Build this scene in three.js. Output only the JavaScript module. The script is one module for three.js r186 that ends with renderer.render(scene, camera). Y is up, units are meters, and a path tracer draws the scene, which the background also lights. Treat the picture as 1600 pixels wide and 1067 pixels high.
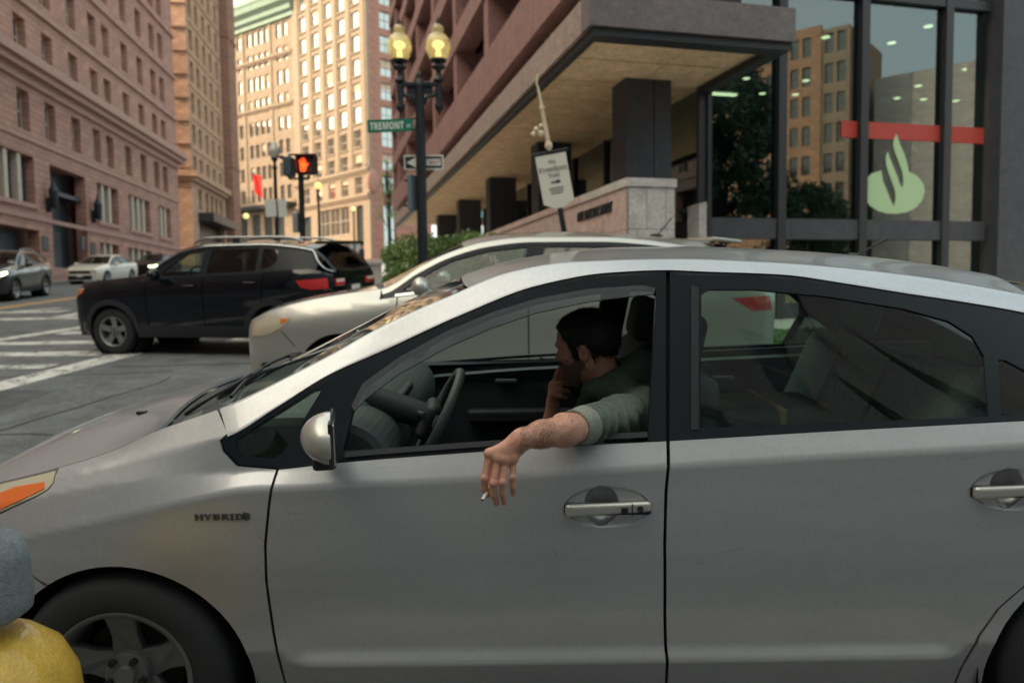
import * as THREE from 'three';
import { mergeGeometries, mergeVertices } from 'three/addons/utils/BufferGeometryUtils.js';
import { RoundedBoxGeometry } from 'three/addons/geometries/RoundedBoxGeometry.js';
import { TextGeometry } from 'three/addons/geometries/TextGeometry.js';
import { FontLoader } from 'three/addons/loaders/FontLoader.js';

// ------------------------------------------------------------------ camera, sky, sun, exposure
const scene = new THREE.Scene();
const camera = new THREE.PerspectiveCamera(2 * Math.atan(533.5 / 1150) * 180 / Math.PI, 1600 / 1067, 0.05, 1500);
camera.position.set(0, 1.39, 0);
camera.rotation.order = 'YXZ';
camera.rotation.set(-Math.atan(70.5 / 1150), 0, -0.0126);
camera.focus = 2.15;
camera.userData.fStop = 2.6;
scene.add(camera);
const renderer = new THREE.WebGLRenderer({ antialias: true });
renderer.setSize(1024, 682);
renderer.toneMapping = THREE.LinearToneMapping;
renderer.toneMappingExposure = 2.75;
renderer.shadowMap.enabled = true;

const lerp = (a, b, t) => a + (b - a) * t;
const SUN = new THREE.Vector3(-0.80, 0.52, 0.36).normalize();
function skyTexture() {
  const W = 256, H = 128, d = new Float32Array(W * H * 4), v = new THREE.Vector3();
  for (let j = 0; j < H; j++) for (let i = 0; i < W; i++) {
    const th = ((j + 0.5) / H - 0.5) * Math.PI, ph = ((i + 0.5) / W - 0.5) * 2 * Math.PI;
    v.set(Math.cos(th) * Math.cos(ph), Math.sin(th), Math.cos(th) * Math.sin(ph));
    const e = Math.max(0, v.y), g = Math.acos(Math.max(-1, Math.min(1, v.dot(SUN))));
    const k = Math.pow(e, 0.45), a = Math.exp(-g * g / 0.5) * 1.1 + Math.exp(-g / 0.9) * 0.55;
    const az = 0.5 + 0.5 * (v.x * SUN.x + v.z * SUN.z) / (Math.hypot(v.x, v.z) * Math.hypot(SUN.x, SUN.z) + 1e-6), hz = [lerp(0.26, 1.14, az), lerp(0.42, 1.00, az), lerp(0.49, 0.76, az)], zn = [0.255, 0.345, 0.385], gl = [1.25, 1.05, 0.74];
    for (let c = 0; c < 3; c++) {
      let s = hz[c] * (1 - k) + zn[c] * k + gl[c] * a;
      if (v.y < 0) s = (hz[c] + gl[c] * a) * 0.35;
      d[(j * W + i) * 4 + c] = s;
    }
    d[(j * W + i) * 4 + 3] = 1;
  }
  const t = new THREE.DataTexture(d, W, H, THREE.RGBAFormat, THREE.FloatType);
  t.mapping = THREE.EquirectangularReflectionMapping;
  t.magFilter = t.minFilter = THREE.LinearFilter;
  t.needsUpdate = true;
  return t;
}
scene.background = skyTexture();
scene.environment = scene.background;
scene.backgroundIntensity = 1.0;
scene.environmentIntensity = 1.0;
const sun = new THREE.DirectionalLight(0xffdfb8, 2.0);
sun.position.copy(SUN).multiplyScalar(200);
sun.castShadow = true;
sun.shadow.mapSize.set(4096, 4096);
Object.assign(sun.shadow.camera, { left: -160, right: 160, top: 160, bottom: -160, near: 1, far: 600 });
scene.add(sun, sun.target);

// ------------------------------------------------------------------ helpers
const V2 = (x, y) => new THREE.Vector2(x, y), V3 = (x, y, z) => new THREE.Vector3(x, y, z);
function rng(a) { return () => { a |= 0; a = a + 0x6D2B79F5 | 0; let t = Math.imul(a ^ a >>> 15, 1 | a); t = t + Math.imul(t ^ t >>> 7, 61 | t) ^ t; return ((t ^ t >>> 14) >>> 0) / 4294967296; }; }
const R0 = rng(7);
const clamp = (x, a = 0, b = 1) => Math.min(b, Math.max(a, x)), sst = (a, b, x) => { const t = clamp((x - a) / (b - a)); return t * t * (3 - 2 * t); };
const taken = {};
function numbered(n) { const k = taken[n] = (taken[n] ?? -1) + 1; return k ? n + '_' + String(k).padStart(3, '0') : n; }
const ALPHA = Math.atan(0.065);                      // the street climbs away from the camera
const roadY = z => -0.065 * z - 0.13;
function tag(o, label, category, group) { o.userData.label = label; o.userData.category = category; if (group) o.userData.group = group; return o; }
function thing(name, label, category, [x, y, z] = [0, 0, 0], turn = 0, group) {
  const o = new THREE.Group(); o.name = numbered(name); scene.add(o);
  o.position.set(x, y, z); o.rotation.y = turn; return tag(o, label, category, group);
}
const metric = g => {                                 // uv in metres, by the way each face points
  const p = g.attributes.position, n = g.attributes.normal, uv = new Float32Array(p.count * 2), per = g.index ? 1 : 3;
  for (let i = 0; i < p.count; i += per) {
    let ax = 0, ay = 0, az = 0; for (let k = 0; k < per; k++) { ax += n.getX(i + k); ay += n.getY(i + k); az += n.getZ(i + k); }
    ax = Math.abs(ax); ay = Math.abs(ay); az = Math.abs(az);
    for (let k = i; k < i + per; k++) {
      if (ay > ax && ay > az) { uv[2 * k] = p.getX(k); uv[2 * k + 1] = p.getZ(k); }
      else if (ax > az) { uv[2 * k] = p.getZ(k); uv[2 * k + 1] = p.getY(k); }
      else { uv[2 * k] = p.getX(k); uv[2 * k + 1] = p.getY(k); }
    }
  }
  g.setAttribute('uv', new THREE.BufferAttribute(uv, 2)); return g;
};
function flat(list) {                                 // several geometries as one
  if (!Array.isArray(list)) return list;
  if (list.length === 1) return list[0];
  const gs = list.map(g => { const h = g.index ? g.toNonIndexed() : g; for (const k of Object.keys(h.attributes)) if (!['position', 'normal', 'uv'].includes(k)) h.deleteAttribute(k); if (!h.attributes.uv) metric(h); return h; });
  return mergeGeometries(gs);
}
function mesh(name, geo, mat, parent = scene) {
  let g = flat(geo); if (mat.userData.metric && g.index && g.type !== 'BoxGeometry') g = g.toNonIndexed();
  if (mat.userData.metric && !g.userData.metric) { metric(g); g.userData.metric = true; }
  const m = new THREE.Mesh(g, mat); m.name = parent === scene ? numbered(name) : name; m.castShadow = m.receiveShadow = true; parent.add(m); return m;
}
function struct(name, geo, mat) { const m = mesh(name, geo, mat); m.userData.kind = 'structure'; return m; }
const bx = (w, h, d, x = 0, y = 0, z = 0) => new THREE.BoxGeometry(w, h, d).translate(x, y, z);
const span = (x0, x1, y0, y1, z0, z1) => bx(x1 - x0, y1 - y0, z1 - z0, (x0 + x1) / 2, (y0 + y1) / 2, (z0 + z1) / 2);
const rbx = (w, h, d, r, x = 0, y = 0, z = 0, s = 2) => new RoundedBoxGeometry(w, h, d, s, r).translate(x, y, z);
const cyl = (r0, r1, h, x = 0, y = 0, z = 0, n = 20) => new THREE.CylinderGeometry(r0, r1, h, n).translate(x, y, z);
const sph = (r, x = 0, y = 0, z = 0, a = 20, b = 14) => new THREE.SphereGeometry(r, a, b).translate(x, y, z);
const lathe = (pts, n = 28) => new THREE.LatheGeometry(pts.map(p => V2(p[0], p[1])), n);
function tube(pts, r, n = 24, k = 8, closed = false) { return new THREE.TubeGeometry(new THREE.CatmullRomCurve3(pts.map(p => V3(...p)), closed), n, r, k, closed); }
function bar(a, b, r, k = 8) { const A = V3(...a), B = V3(...b), L = A.distanceTo(B), g = new THREE.CylinderGeometry(r, r, L, k); g.applyQuaternion(new THREE.Quaternion().setFromUnitVectors(V3(0, 1, 0), B.clone().sub(A).normalize())); return g.translate((A.x + B.x) / 2, (A.y + B.y) / 2, (A.z + B.z) / 2); }
function extr(pts, depth, bev = 0, holes = []) {
  const s = new THREE.Shape(pts.map(p => V2(...p)));
  for (const h of holes) s.holes.push(new THREE.Path(h.map(p => V2(...p))));
  return new THREE.ExtrudeGeometry(s, { depth, bevelEnabled: bev > 0, bevelThickness: bev, bevelSize: bev, bevelSegments: 2, curveSegments: 16 });
}
// tileable noise
function noiseGrid(n, seed) { const r = rng(seed), a = new Float32Array(n * n).map(() => r()); return (x, y) => { const xi = Math.floor(x), yi = Math.floor(y), fx = x - xi, fy = y - yi, sx = fx * fx * (3 - 2 * fx), sy = fy * fy * (3 - 2 * fy), m = k => ((k % n) + n) % n, g = (i, j) => a[m(j) * n + m(i)]; return lerp(lerp(g(xi, yi), g(xi + 1, yi), sx), lerp(g(xi, yi + 1), g(xi + 1, yi + 1), sx), sy); }; }
const N64 = noiseGrid(64, 11), N16 = noiseGrid(16, 12), N256 = noiseGrid(256, 13), N128 = noiseGrid(128, 14);
function tex(S, fn, rep = 1, srgb = true) {
  const d = new Uint8Array(S * S * 4);
  for (let j = 0; j < S; j++) for (let i = 0; i < S; i++) { const c = fn(i / S, j / S), k = (j * S + i) * 4; for (let q = 0; q < 3; q++) d[k + q] = clamp(Array.isArray(c) ? c[q] : c) * 255; d[k + 3] = 255; }
  const t = new THREE.DataTexture(d, S, S); t.wrapS = t.wrapT = THREE.RepeatWrapping; t.magFilter = THREE.LinearFilter; t.minFilter = THREE.LinearMipmapLinearFilter; t.generateMipmaps = true;
  if (srgb) t.colorSpace = THREE.SRGBColorSpace; t.repeat.set(rep, rep); t.needsUpdate = true; return t;
}
const again = (t, rep) => { const c = t.clone(); c.repeat.set(rep, rep); c.needsUpdate = true; return c; };
const scr = (() => { const r = rng(404); return Array.from({ length: 10 }, () => { const x = r(), y = r(), a = (r() - 0.5) * 0.5, l = 0.01 + 0.05 * r(); return [x, y, x + Math.cos(a) * l, y + Math.sin(a) * l, 0.0003 + 0.0006 * r()]; }); })();
const scratched = (u, v) => { for (const [a, b, c, d, w] of scr) { if (u < a - 0.01 || u > c + 0.01 || Math.abs(v - b) > 0.04) continue; const t = clamp(((u - a) * (c - a) + (v - b) * (d - b)) / ((c - a) ** 2 + (d - b) ** 2)); if (Math.hypot(u - a - (c - a) * t, v - b - (d - b) * t) < w) return true; } return false; };
const T = {
  stone: tex(512, (u, v) => 0.72 + 0.13 * N64(u * 64, v * 64) + 0.10 * N256(u * 256, v * 256) + 0.10 * N16(u * 16, v * 16)),
  course: tex(512, (u, v) => {                         // coursed ashlar, eight courses of blocks too fine to build
    const c = v * 8, row = Math.floor(c), f = c - row, b = u * 4 + (row % 2) * 0.5, bi = Math.floor(b), g = b - bi, joint = f < 0.07 || g < 0.02 ? 0.72 : 1;
    return joint * (0.74 + 0.14 * N64(bi % 4 * 7.3 + 3.1, row * 5.7) + 0.10 * N128(u * 128, v * 128) + 0.06 * N16(u * 16, v * 16));
  }),
  courseB: tex(512, (u, v) => { const c = v * 8, f = c - Math.floor(c), b = u * 4 + (Math.floor(c) % 2) * 0.5, g = b - Math.floor(b); return f < 0.08 || g < 0.025 ? 0.15 : 0.7 + 0.3 * N128(u * 128, v * 128); }, 1, false),
  grain: tex(512, (u, v) => 0.5 + 0.35 * (N256(u * 256, v * 256) - 0.5) + 0.4 * (N64(u * 64, v * 64) - 0.5), 1, false),
  asphalt: tex(1024, (u, v) => {
    const a = N256(u * 512, v * 512), b = N64(u * 64, v * 64), c = N16(u * 16, v * 16), w = Math.abs(N16(u * 16 + 5, v * 16 + 9) - 0.5 + 0.10 * (N64(u * 64, v * 64 + 7) - 0.5));
    const s = 0.32 + 0.20 * a + 0.08 * b + 0.12 * c, crack = w < 0.0035 ? 0.72 : 1;
    return [s * crack, s * crack * 0.99, s * crack * 0.97];
  }),
  paving: tex(512, (u, v) => { const r = Math.floor(v * 16), f = v * 16 - r, b = u * 8 + (r % 2) * 0.5, bi = Math.floor(b), g = b - bi, j = f < 0.08 || g < 0.05 ? 0.6 : 1, t = 0.55 + 0.25 * N64(bi % 8 * 3.7 + 1, r * 4.9); return [j * (t * 0.78), j * t * 0.56, j * t * 0.5]; }),
  bark: tex(256, (u, v) => 0.4 + 0.4 * N64(u * 64, v * 12)),
  knit: tex(256, (u, v) => 0.75 + 0.12 * Math.sin(u * 2 * Math.PI * 48) * Math.sin(v * 2 * Math.PI * 48) + 0.15 * N64(u * 64, v * 64)),
  wear: tex(512, (u, v) => 0.86 + 0.06 * N64(u * 64, v * 64) + 0.08 * N16(u * 16, v * 16)),
  dusty: tex(1024, (u, v) => { const s = N256(u * 256, v * 256), q = N64(u * 8, v * 64), sp = N256(u * 180 + 31, v * 180 + 7); return (sp > 0.985 ? 0.82 : scratched(u, v) ? 0.91 : 1) * (0.93 + 0.035 * s + 0.035 * q); }),
  worn: tex(512, (u, v) => (N256(u * 160, v * 160) * 0.55 + N64(u * 32, v * 32) * 0.3 + N16(u * 8, v * 8) * 0.15) < 0.575 ? 1 : 0, 1, false),
  roughWear: tex(512, (u, v) => 0.75 + 0.25 * N16(u * 16, v * 16) * N64(u * 64, v * 32), 1, false),
};
const lin = (r, g, b) => new THREE.Color().setRGB(r, g, b);
function mat(c, rough = 0.8, o = {}) { const { metric: mt, ...p } = o; const phys = ['transmission', 'clearcoat', 'sheen', 'ior', 'thickness'].some(k => k in p); const m = new (phys ? THREE.MeshPhysicalMaterial : THREE.MeshStandardMaterial)({ color: lin(...c), roughness: rough, ...p }); if (mt) m.userData.metric = true; m.side = THREE.DoubleSide; return m; }
const tmat = (c, t, rep, rough = 0.85, o = {}) => mat(c, rough, { map: again(t, rep), metric: true, ...o });
const M = {
  asphalt: tmat([0.46, 0.49, 0.53], T.asphalt, 0.25, 0.88, { bumpMap: again(T.asphalt, 0.25), bumpScale: 0.006 }),
  paint: tmat([0.78, 0.77, 0.70], T.wear, 0.6, 0.75, { bumpMap: again(T.grain, 2), bumpScale: 0.003, alphaMap: again(T.worn, 0.35), alphaTest: 0.5 }), tar: tmat([0.10, 0.105, 0.115], T.asphalt, 0.5, 0.7), patch: tmat([0.30, 0.32, 0.35], T.asphalt, 0.4, 0.9),
  yellowPaint: tmat([0.75, 0.42, 0.10], T.wear, 0.6, 0.75),
  plazaStone: tmat([0.90, 0.83, 0.74], T.stone, 0.4, 0.85), kerb: tmat([0.42, 0.41, 0.40], T.stone, 0.5, 0.8),
  paving: tmat([0.95, 0.95, 0.98], T.paving, 0.5, 0.85),
  walk: tmat([0.105, 0.115, 0.125], T.stone, 0.3, 0.85),
  redStone: tmat([0.49, 0.262, 0.205], T.course, 0.33, 0.9, { bumpMap: again(T.courseB, 0.33), bumpScale: 0.02 }),
  redTrim: tmat([0.49, 0.29, 0.235], T.stone, 0.4, 0.85),
  orangeStone: tmat([0.58, 0.355, 0.235], T.course, 0.33, 0.9, { bumpMap: again(T.courseB, 0.33), bumpScale: 0.02 }),
  brownStone: tmat([0.33, 0.18, 0.13], T.course, 0.33, 0.9),
  creamStone: tmat([0.40, 0.315, 0.235], T.stone, 0.3, 0.85),
  cream2: tmat([0.39, 0.30, 0.22], T.course, 0.33, 0.85, { bumpMap: again(T.courseB, 0.33), bumpScale: 0.02 }),
  copper: tmat([0.30, 0.43, 0.35], T.stone, 0.3, 0.6),
  winFrame: mat([0.50, 0.44, 0.36], 0.6), darkFrame: mat([0.05, 0.052, 0.055], 0.5), mullStone: tmat([0.62, 0.52, 0.42], T.stone, 0.5, 0.8),
  pane: mat([0.10, 0.115, 0.12], 0.06, { metalness: 0.45 }), paneMirror: mat([0.62, 0.60, 0.54], 0.05, { metalness: 0.9 }), blind: mat([0.55, 0.45, 0.34], 0.9),
  granite: tmat([0.40, 0.215, 0.20], T.stone, 0.4, 0.7, { bumpMap: again(T.grain, 1), bumpScale: 0.004 }),
  graniteLight: tmat([0.47, 0.36, 0.32], T.stone, 0.4, 0.7), fascia: tmat([0.20, 0.17, 0.18], T.stone, 0.5, 0.6),
  soffit: tmat([0.95, 0.70, 0.44], T.stone, 0.35, 0.85), dark: mat([0.022, 0.026, 0.032], 0.45), darkPanel: tmat([0.06, 0.066, 0.085], T.stone, 0.5, 0.55),
  black: mat([0.012, 0.014, 0.017], 0.6), lobby: mat([0.06, 0.10, 0.115], 0.8),
  glassWall: mat([0.36, 0.56, 0.56], 0.01, { transmission: 1, thickness: 0, ior: 2.05, side: THREE.DoubleSide }),
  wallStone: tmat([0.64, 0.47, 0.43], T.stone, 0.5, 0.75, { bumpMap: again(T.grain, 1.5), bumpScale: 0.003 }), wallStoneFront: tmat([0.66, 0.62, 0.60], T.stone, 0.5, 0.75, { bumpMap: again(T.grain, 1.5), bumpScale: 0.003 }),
  smokeStone: tmat([0.58, 0.57, 0.56], T.course, 0.33, 0.9), iron: mat([0.018, 0.024, 0.032], 0.42, { metalness: 0.3 }), steel: mat([0.4, 0.42, 0.44], 0.4, { metalness: 0.8 }),
};
const font = await new FontLoader().loadAsync('fonts/droid/droid_sans_bold.typeface.json');
const fontSerif = await new FontLoader().loadAsync('fonts/droid/droid_serif_regular.typeface.json');
function text(s, size, depth, f = font, sx = 1) { const g = new TextGeometry(s, { font: f, size, depth, curveSegments: 3, bevelEnabled: false }); g.computeBoundingBox(); const b = g.boundingBox; return g.translate(-(b.min.x + b.max.x) / 2, -(b.min.y + b.max.y) / 2, 0).scale(sx, 1, 1); }
// ------------------------------------------------------------------ ground
function slab(poly, h0, h1) {                          // a sheet that follows the slope, from h0 to h1 above the road
  const g = extr(poly.map(([x, z]) => [x, -z]), h1 - h0).rotateX(-Math.PI / 2).toNonIndexed(), p = g.attributes.position;
  for (let i = 0; i < p.count; i++) p.setY(i, p.getY(i) + h0 + roadY(p.getZ(i)));
  g.computeVertexNormals(); return g;
}
const ground = new THREE.PlaneGeometry(900, 700, 1, 1).rotateX(-Math.PI / 2).translate(0, 0, -200);
{ const p = ground.attributes.position; for (let i = 0; i < p.count; i++) p.setY(i, roadY(p.getZ(i))); ground.computeVertexNormals(); }
struct('road', ground, M.asphalt);
// pavements with granite kerbs
struct('pavement', slab([[-40, -1.62], [40, -1.62], [40, 15], [-40, 15]], 0.005, 0.13), M.walk);
struct('kerb', slab([[-40, -1.78], [40, -1.78], [40, -1.625], [-40, -1.625]], 0.005, 0.135), M.kerb);
const RB = Math.atan(0.255), RK = [3.571, -13.5];      // the corner of the glass lobby and the way its street front runs
const rw = (x, z) => [RK[0] + x * Math.cos(RB) + z * Math.sin(RB), RK[1] - x * Math.sin(RB) + z * Math.cos(RB)];
struct('pavement', slab([rw(-5.9, 4.0), rw(30, 4.0), rw(30, -70), rw(-5.9, -70)], 0.005, 0.13), M.plazaStone);
struct('kerb', slab([rw(-6.1, 4.2), rw(30, 4.2), rw(30, 4.005), rw(-5.905, 4.005), rw(-5.905, -70), rw(-6.1, -70)], 0.005, 0.135), M.kerb);
const LA = Math.PI - Math.atan2(0.99, 0.142), LO = [-29.25, -48];
const lw = (s, z) => [LO[0] - 0.142 * s + 0.99 * z, LO[1] - 0.99 * s - 0.142 * z];
struct('pavement', slab([lw(-24, -0.5), lw(-24, 4.6), lw(90, 4.6), lw(90, -0.5)], 0.005, 0.14), M.paving);
struct('kerb', slab([lw(-24, 4.61), lw(-24, 4.85), lw(90, 4.85), lw(90, 4.61)], 0.005, 0.145), M.kerb);
struct('plaza', slab([[-24, -92], [8, -92], [8, -150], [-40, -150]], 0.006, 0.16), M.paving);
// painted markings, worn
const stripes = [[[-6.35, -4.5], [-5.9, -4.5], [-5.62, -11.2], [-6.05, -11.2]], [[-9.5, -12.2], [-9.15, -12.2], [-8.55, -16.4], [-8.95, -16.4]],
  [[-9.0, -9.7], [-6.28, -9.78], [-6.28, -10.15], [-9.0, -10.05]], [[-9.3, -11.05], [-6.2, -10.95], [-6.2, -11.5], [-9.3, -11.4]], [[-9.1, -12.35], [-6.6, -12.45], [-6.6, -12.9], [-9.1, -12.78]], [[-8.7, -13.95], [-6.3, -14.05], [-6.3, -14.6], [-8.7, -14.4]],
  [[-4.9, -12.5], [-2.9, -12.3], [-2.9, -12.9], [-4.9, -13.0]],
  [[-13.4, -17.0], [-9.6, -17.25], [-9.6, -17.75], [-13.4, -17.55]], [[-11.0, -17.2], [-10.55, -17.2], [-11.3, -22.5], [-11.7, -22.5]], [[-14.4, -19.0], [-11.9, -19.3], [-11.9, -19.9], [-14.4, -19.65]], [[-14.2, -18.2], [-13.8, -18.2], [-12.6, -20.8], [-12.9, -20.8]]];
for (const s of stripes) struct('road_marking', slab(s.length === 4 ? s : s, 0.001, 0.005), M.paint);
for (const dx of [0, 0.28]) struct('road_marking', slab([[-14.35 - dx, -19.5], [-14.22 - dx, -19.5], [-19.0 - dx, -60], [-19.13 - dx, -60]], 0.001, 0.005), M.yellowPaint);
{ const r = rng(77), crack = (pts, w) => { const L = [], Q = []; pts.forEach(([x, z], i) => { const a = pts[Math.max(0, i - 1)], b = pts[Math.min(pts.length - 1, i + 1)], dx = b[0] - a[0], dz = b[1] - a[1], l = Math.hypot(dx, dz), q = w * (0.5 + r()); L.push([x - dz / l * q, z + dx / l * q]); Q.unshift([x + dz / l * q, z - dx / l * q]); }); return [...L, ...Q]; };
  const walk = (x, z, dx, dz, n) => Array.from({ length: n }, (_, i) => [x + dx * i + (r() - 0.5) * 0.12, z + dz * i + (r() - 0.5) * 0.12]);
  for (const [a, w] of [[walk(-7.5, -6.35, 0.33, 0.02, 12), 0.012], [walk(-6.6, -9.0, 0.28, -0.05, 9), 0.010], [walk(-5.4, -9.9, 0.3, -0.02, 9), 0.014], [walk(-10, -14.6, 0.4, 0.24, 9), 0.016], [walk(-4.6, -5.0, 0.05, -0.45, 10), 0.010], [walk(-8.6, -7.9, 0.35, 0.03, 9), 0.01]]) struct('tar_seam', slab(crack(a, w), 0.0015, 0.0045), M.tar);
  struct('asphalt_patch', slab([[-7.6, -7.1], [-5.0, -6.9], [-5.1, -8.2], [-7.5, -8.4]], 0.0006, 0.0022), M.patch); struct('asphalt_patch', slab([[-12.5, -20.9], [-9.2, -21.3], [-9.9, -24.5], [-13.4, -24.2]], 0.0006, 0.0022), M.patch); }
const mh = slab(Array.from({ length: 24 }, (_, i) => [-3.9 + 0.36 * Math.cos(i * Math.PI / 12), -5.9 + 0.36 * Math.sin(i * Math.PI / 12)]), 0.001, 0.006);

// ------------------------------------------------------------------ facades
const frameGeo = {};
function windowGeo(w, h, style) {
  const k = [w.toFixed(2), h.toFixed(2), style].join();
  if (frameGeo[k]) return frameGeo[k];
  const b = 0.09, t = 0.08, f = [span(-w / 2, -w / 2 + b, -h / 2, h / 2, -t, 0), span(w / 2 - b, w / 2, -h / 2, h / 2, -t, 0), span(-w / 2 + b, w / 2 - b, h / 2 - b, h / 2, -t, 0), span(-w / 2 + b, w / 2 - b, -h / 2, -h / 2 + b, -t, 0)];
  if (style !== 'plain') f.push(span(-w / 2 + b, w / 2 - b, -0.04, 0.04, -t * 0.9, -0.01));
  if (style === 'cross') f.push(span(-0.035, 0.035, -h / 2 + b, -0.041, -t * 0.85, -0.015), span(-0.035, 0.035, 0.041, h / 2 - b, -t * 0.85, -0.015));
  return frameGeo[k] = { frame: flat(f), pane: span(-w / 2 + 0.02, w / 2 - 0.02, -h / 2 + 0.02, h / 2 - 0.02, -0.065, -0.045) };
}
function wallSheet(s0, s1, h0, h1, holes, th) {
  return extr([[s0, h0], [s1, h0], [s1, h1], [s0, h1]], th, 0, holes.map(([a, b, c, d]) => [[a, c], [a, d], [b, d], [b, c]])).translate(0, 0, -th);
}
function windows(parent, holes, depth, style, fm, pm, place = g => g, blinds = 0) {
  for (const [a, b, c, d] of holes) {
    const { frame, pane } = windowGeo(b - a, d - c, style), w = mesh('window', frame, fm, parent);
    place(w, (a + b) / 2, (c + d) / 2, -depth); mesh('pane', pane, pm, w);
    if (blinds && R0() < blinds) { const q = 0.25 + 0.5 * R0(), hh = (d - c - 0.2) * q; mesh('blind', span(-(b - a) / 2 + 0.1, (b - a) / 2 - 0.1, (d - c) / 2 - 0.1 - hh, (d - c) / 2 - 0.1, -0.044, -0.036), M.blind, w); }
  }
}
const atZ = (w, x, y, z) => w.position.set(x, y, z);
const grid = (cols, w, rows, h) => rows.flatMap(r => cols.map(c => [c, c + w, r - h, r]));

// left: red stone hotel block
{
  const b = thing('stone_building', 'long red-brown stone building with heavy cornice lining the left side of the street', 'building', [LO[0], 0, LO[1]], Math.PI / 2 + Math.atan2(0.142, 0.99));
  const cols = [-15.4, -11.9, -8.1, -4.5, -1.15, 2.55, 5.95, 8.4, 12.15, 15.7, 19.1, 21.5], small = [...grid(cols, 1.4, [18.2, 22.15, 26.1, 30.05], 2.25), ...grid(cols.slice(3), 1.4, [13.95], 2.35)];
  const bays = [[-10.4, -2.9, 7.3, 10.15], [6.3, 10.3, 7.3, 10.1], [12.5, 17.6, 7.3, 10.1], [19.8, 23.3, 7.3, 10.1]], low = [[6.4, 10.0, 4.4, 5.75], [12.0, 17.5, 4.4, 5.75], [19.6, 23.0, 4.6, 5.75]];
  const door = [-0.9, 4.3, 2.4, 10.1], gate = [-7.4, -2.65, 2.2, 5.77];
  mesh('wall', wallSheet(-24, 26, -2, 33, [...small, ...bays, ...low, door, gate], 0.7), M.redStone, b);
  mesh('core', [span(-24, 25.9, -2, 32.9, -14, -1.35), span(25.3, 25.99, -2, 32.9, -1.34, -0.71)], M.redStone, b);
  windows(b, small, 0.45, 'sash', M.winFrame, M.pane, atZ, 0.3);
  for (const [a, z, c, d] of [...bays, ...low]) {
    const n = z - a > 6 ? 5 : z - a > 4.5 ? 4 : 3, step = (z - a) / n;
    for (let i = 0; i < n; i++) windows(b, [[a + i * step + (i ? 0.2 : 0), a + (i + 1) * step - (i < n - 1 ? 0.2 : 0), c, d]], 0.5, d > 8 ? 'cross' : 'plain', M.darkFrame, M.pane, atZ);
    for (let i = 1; i < n; i++) mesh('mullion', span(a + i * step - 0.2, a + i * step + 0.2, c, d, -0.6, -0.12), M.mullStone, b);
    mesh('sill', span(a - 0.15, z + 0.15, c - 0.28, c - 0.01, -0.3, 0.14), M.redTrim, b);
  }
  mesh('cornice', [span(-24, 26.3, 15.25, 15.8, -0.2, 1.0), span(-24, 26.2, 14.85, 15.249, -0.1, 0.7), span(-24, 26.1, 14.35, 14.849, -0.1, 0.25)], M.redTrim, b);
  for (const h of [19.0, 23.0, 27.0, 31.0]) mesh('string_course', [span(-24, 26.05, h, h + 0.22, -0.1, 0.22), span(-24, 26.05, h + 0.221, h + 0.36, -0.1, 0.1)], M.redTrim, b);
  mesh('string_course', span(-24, 26.05, 6.35, 6.6, -0.1, 0.12), M.redTrim, b);
  mesh('string_course', span(-24, 26.05, 11.0, 11.25, -0.1, 0.12), M.redTrim, b);
  mesh('entrance', [span(-0.9, 4.3, 2.2, 10.1, -1.34, -1.25), span(-0.85, 4.25, 8.35, 8.6, -1.24, -0.3)], M.dark, b);
  const dr = mesh('door', [span(0.5, 1.65, 2.3, 6.2, -1.24, -1.15), span(1.75, 2.9, 2.3, 6.2, -1.24, -1.15)], M.darkFrame, b); mesh('handle', bar([1.55, 4.1, -1.1], [1.55, 4.6, -1.1], 0.03), M.steel, dr);
  mesh('garage_gate', span(-7.4, -2.65, 2.0, 5.77, -1.3, -1.2), M.darkPanel, b);
  for (const s of [-1.55, 5.15]) { const l = mesh('wall_lantern', [span(s - 0.06, s + 0.06, 7.0, 7.9, 0, 0.3), ...[0].map(() => lathe([[0.02, 7.2], [0.22, 7.35], [0.3, 8.3], [0.32, 8.35], [0.12, 8.7], [0.02, 9.1]], 8).translate(s, 0, 0.45))], M.iron, b); }
  for (const [s, h, w] of [[-2.0, 4.6, 0.8], [5.1, 4.7, 0.8], [3.4, 5.0, 0.6]]) mesh('plaque', span(s - w / 2, s + w / 2, h, h + 0.9, 0.005, 0.06), M.dark, b);
  mesh('plinth', span(-24, 26.1, -2, 3.6, -0.1, 0.1), M.redTrim, b).visible = true;
}
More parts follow.
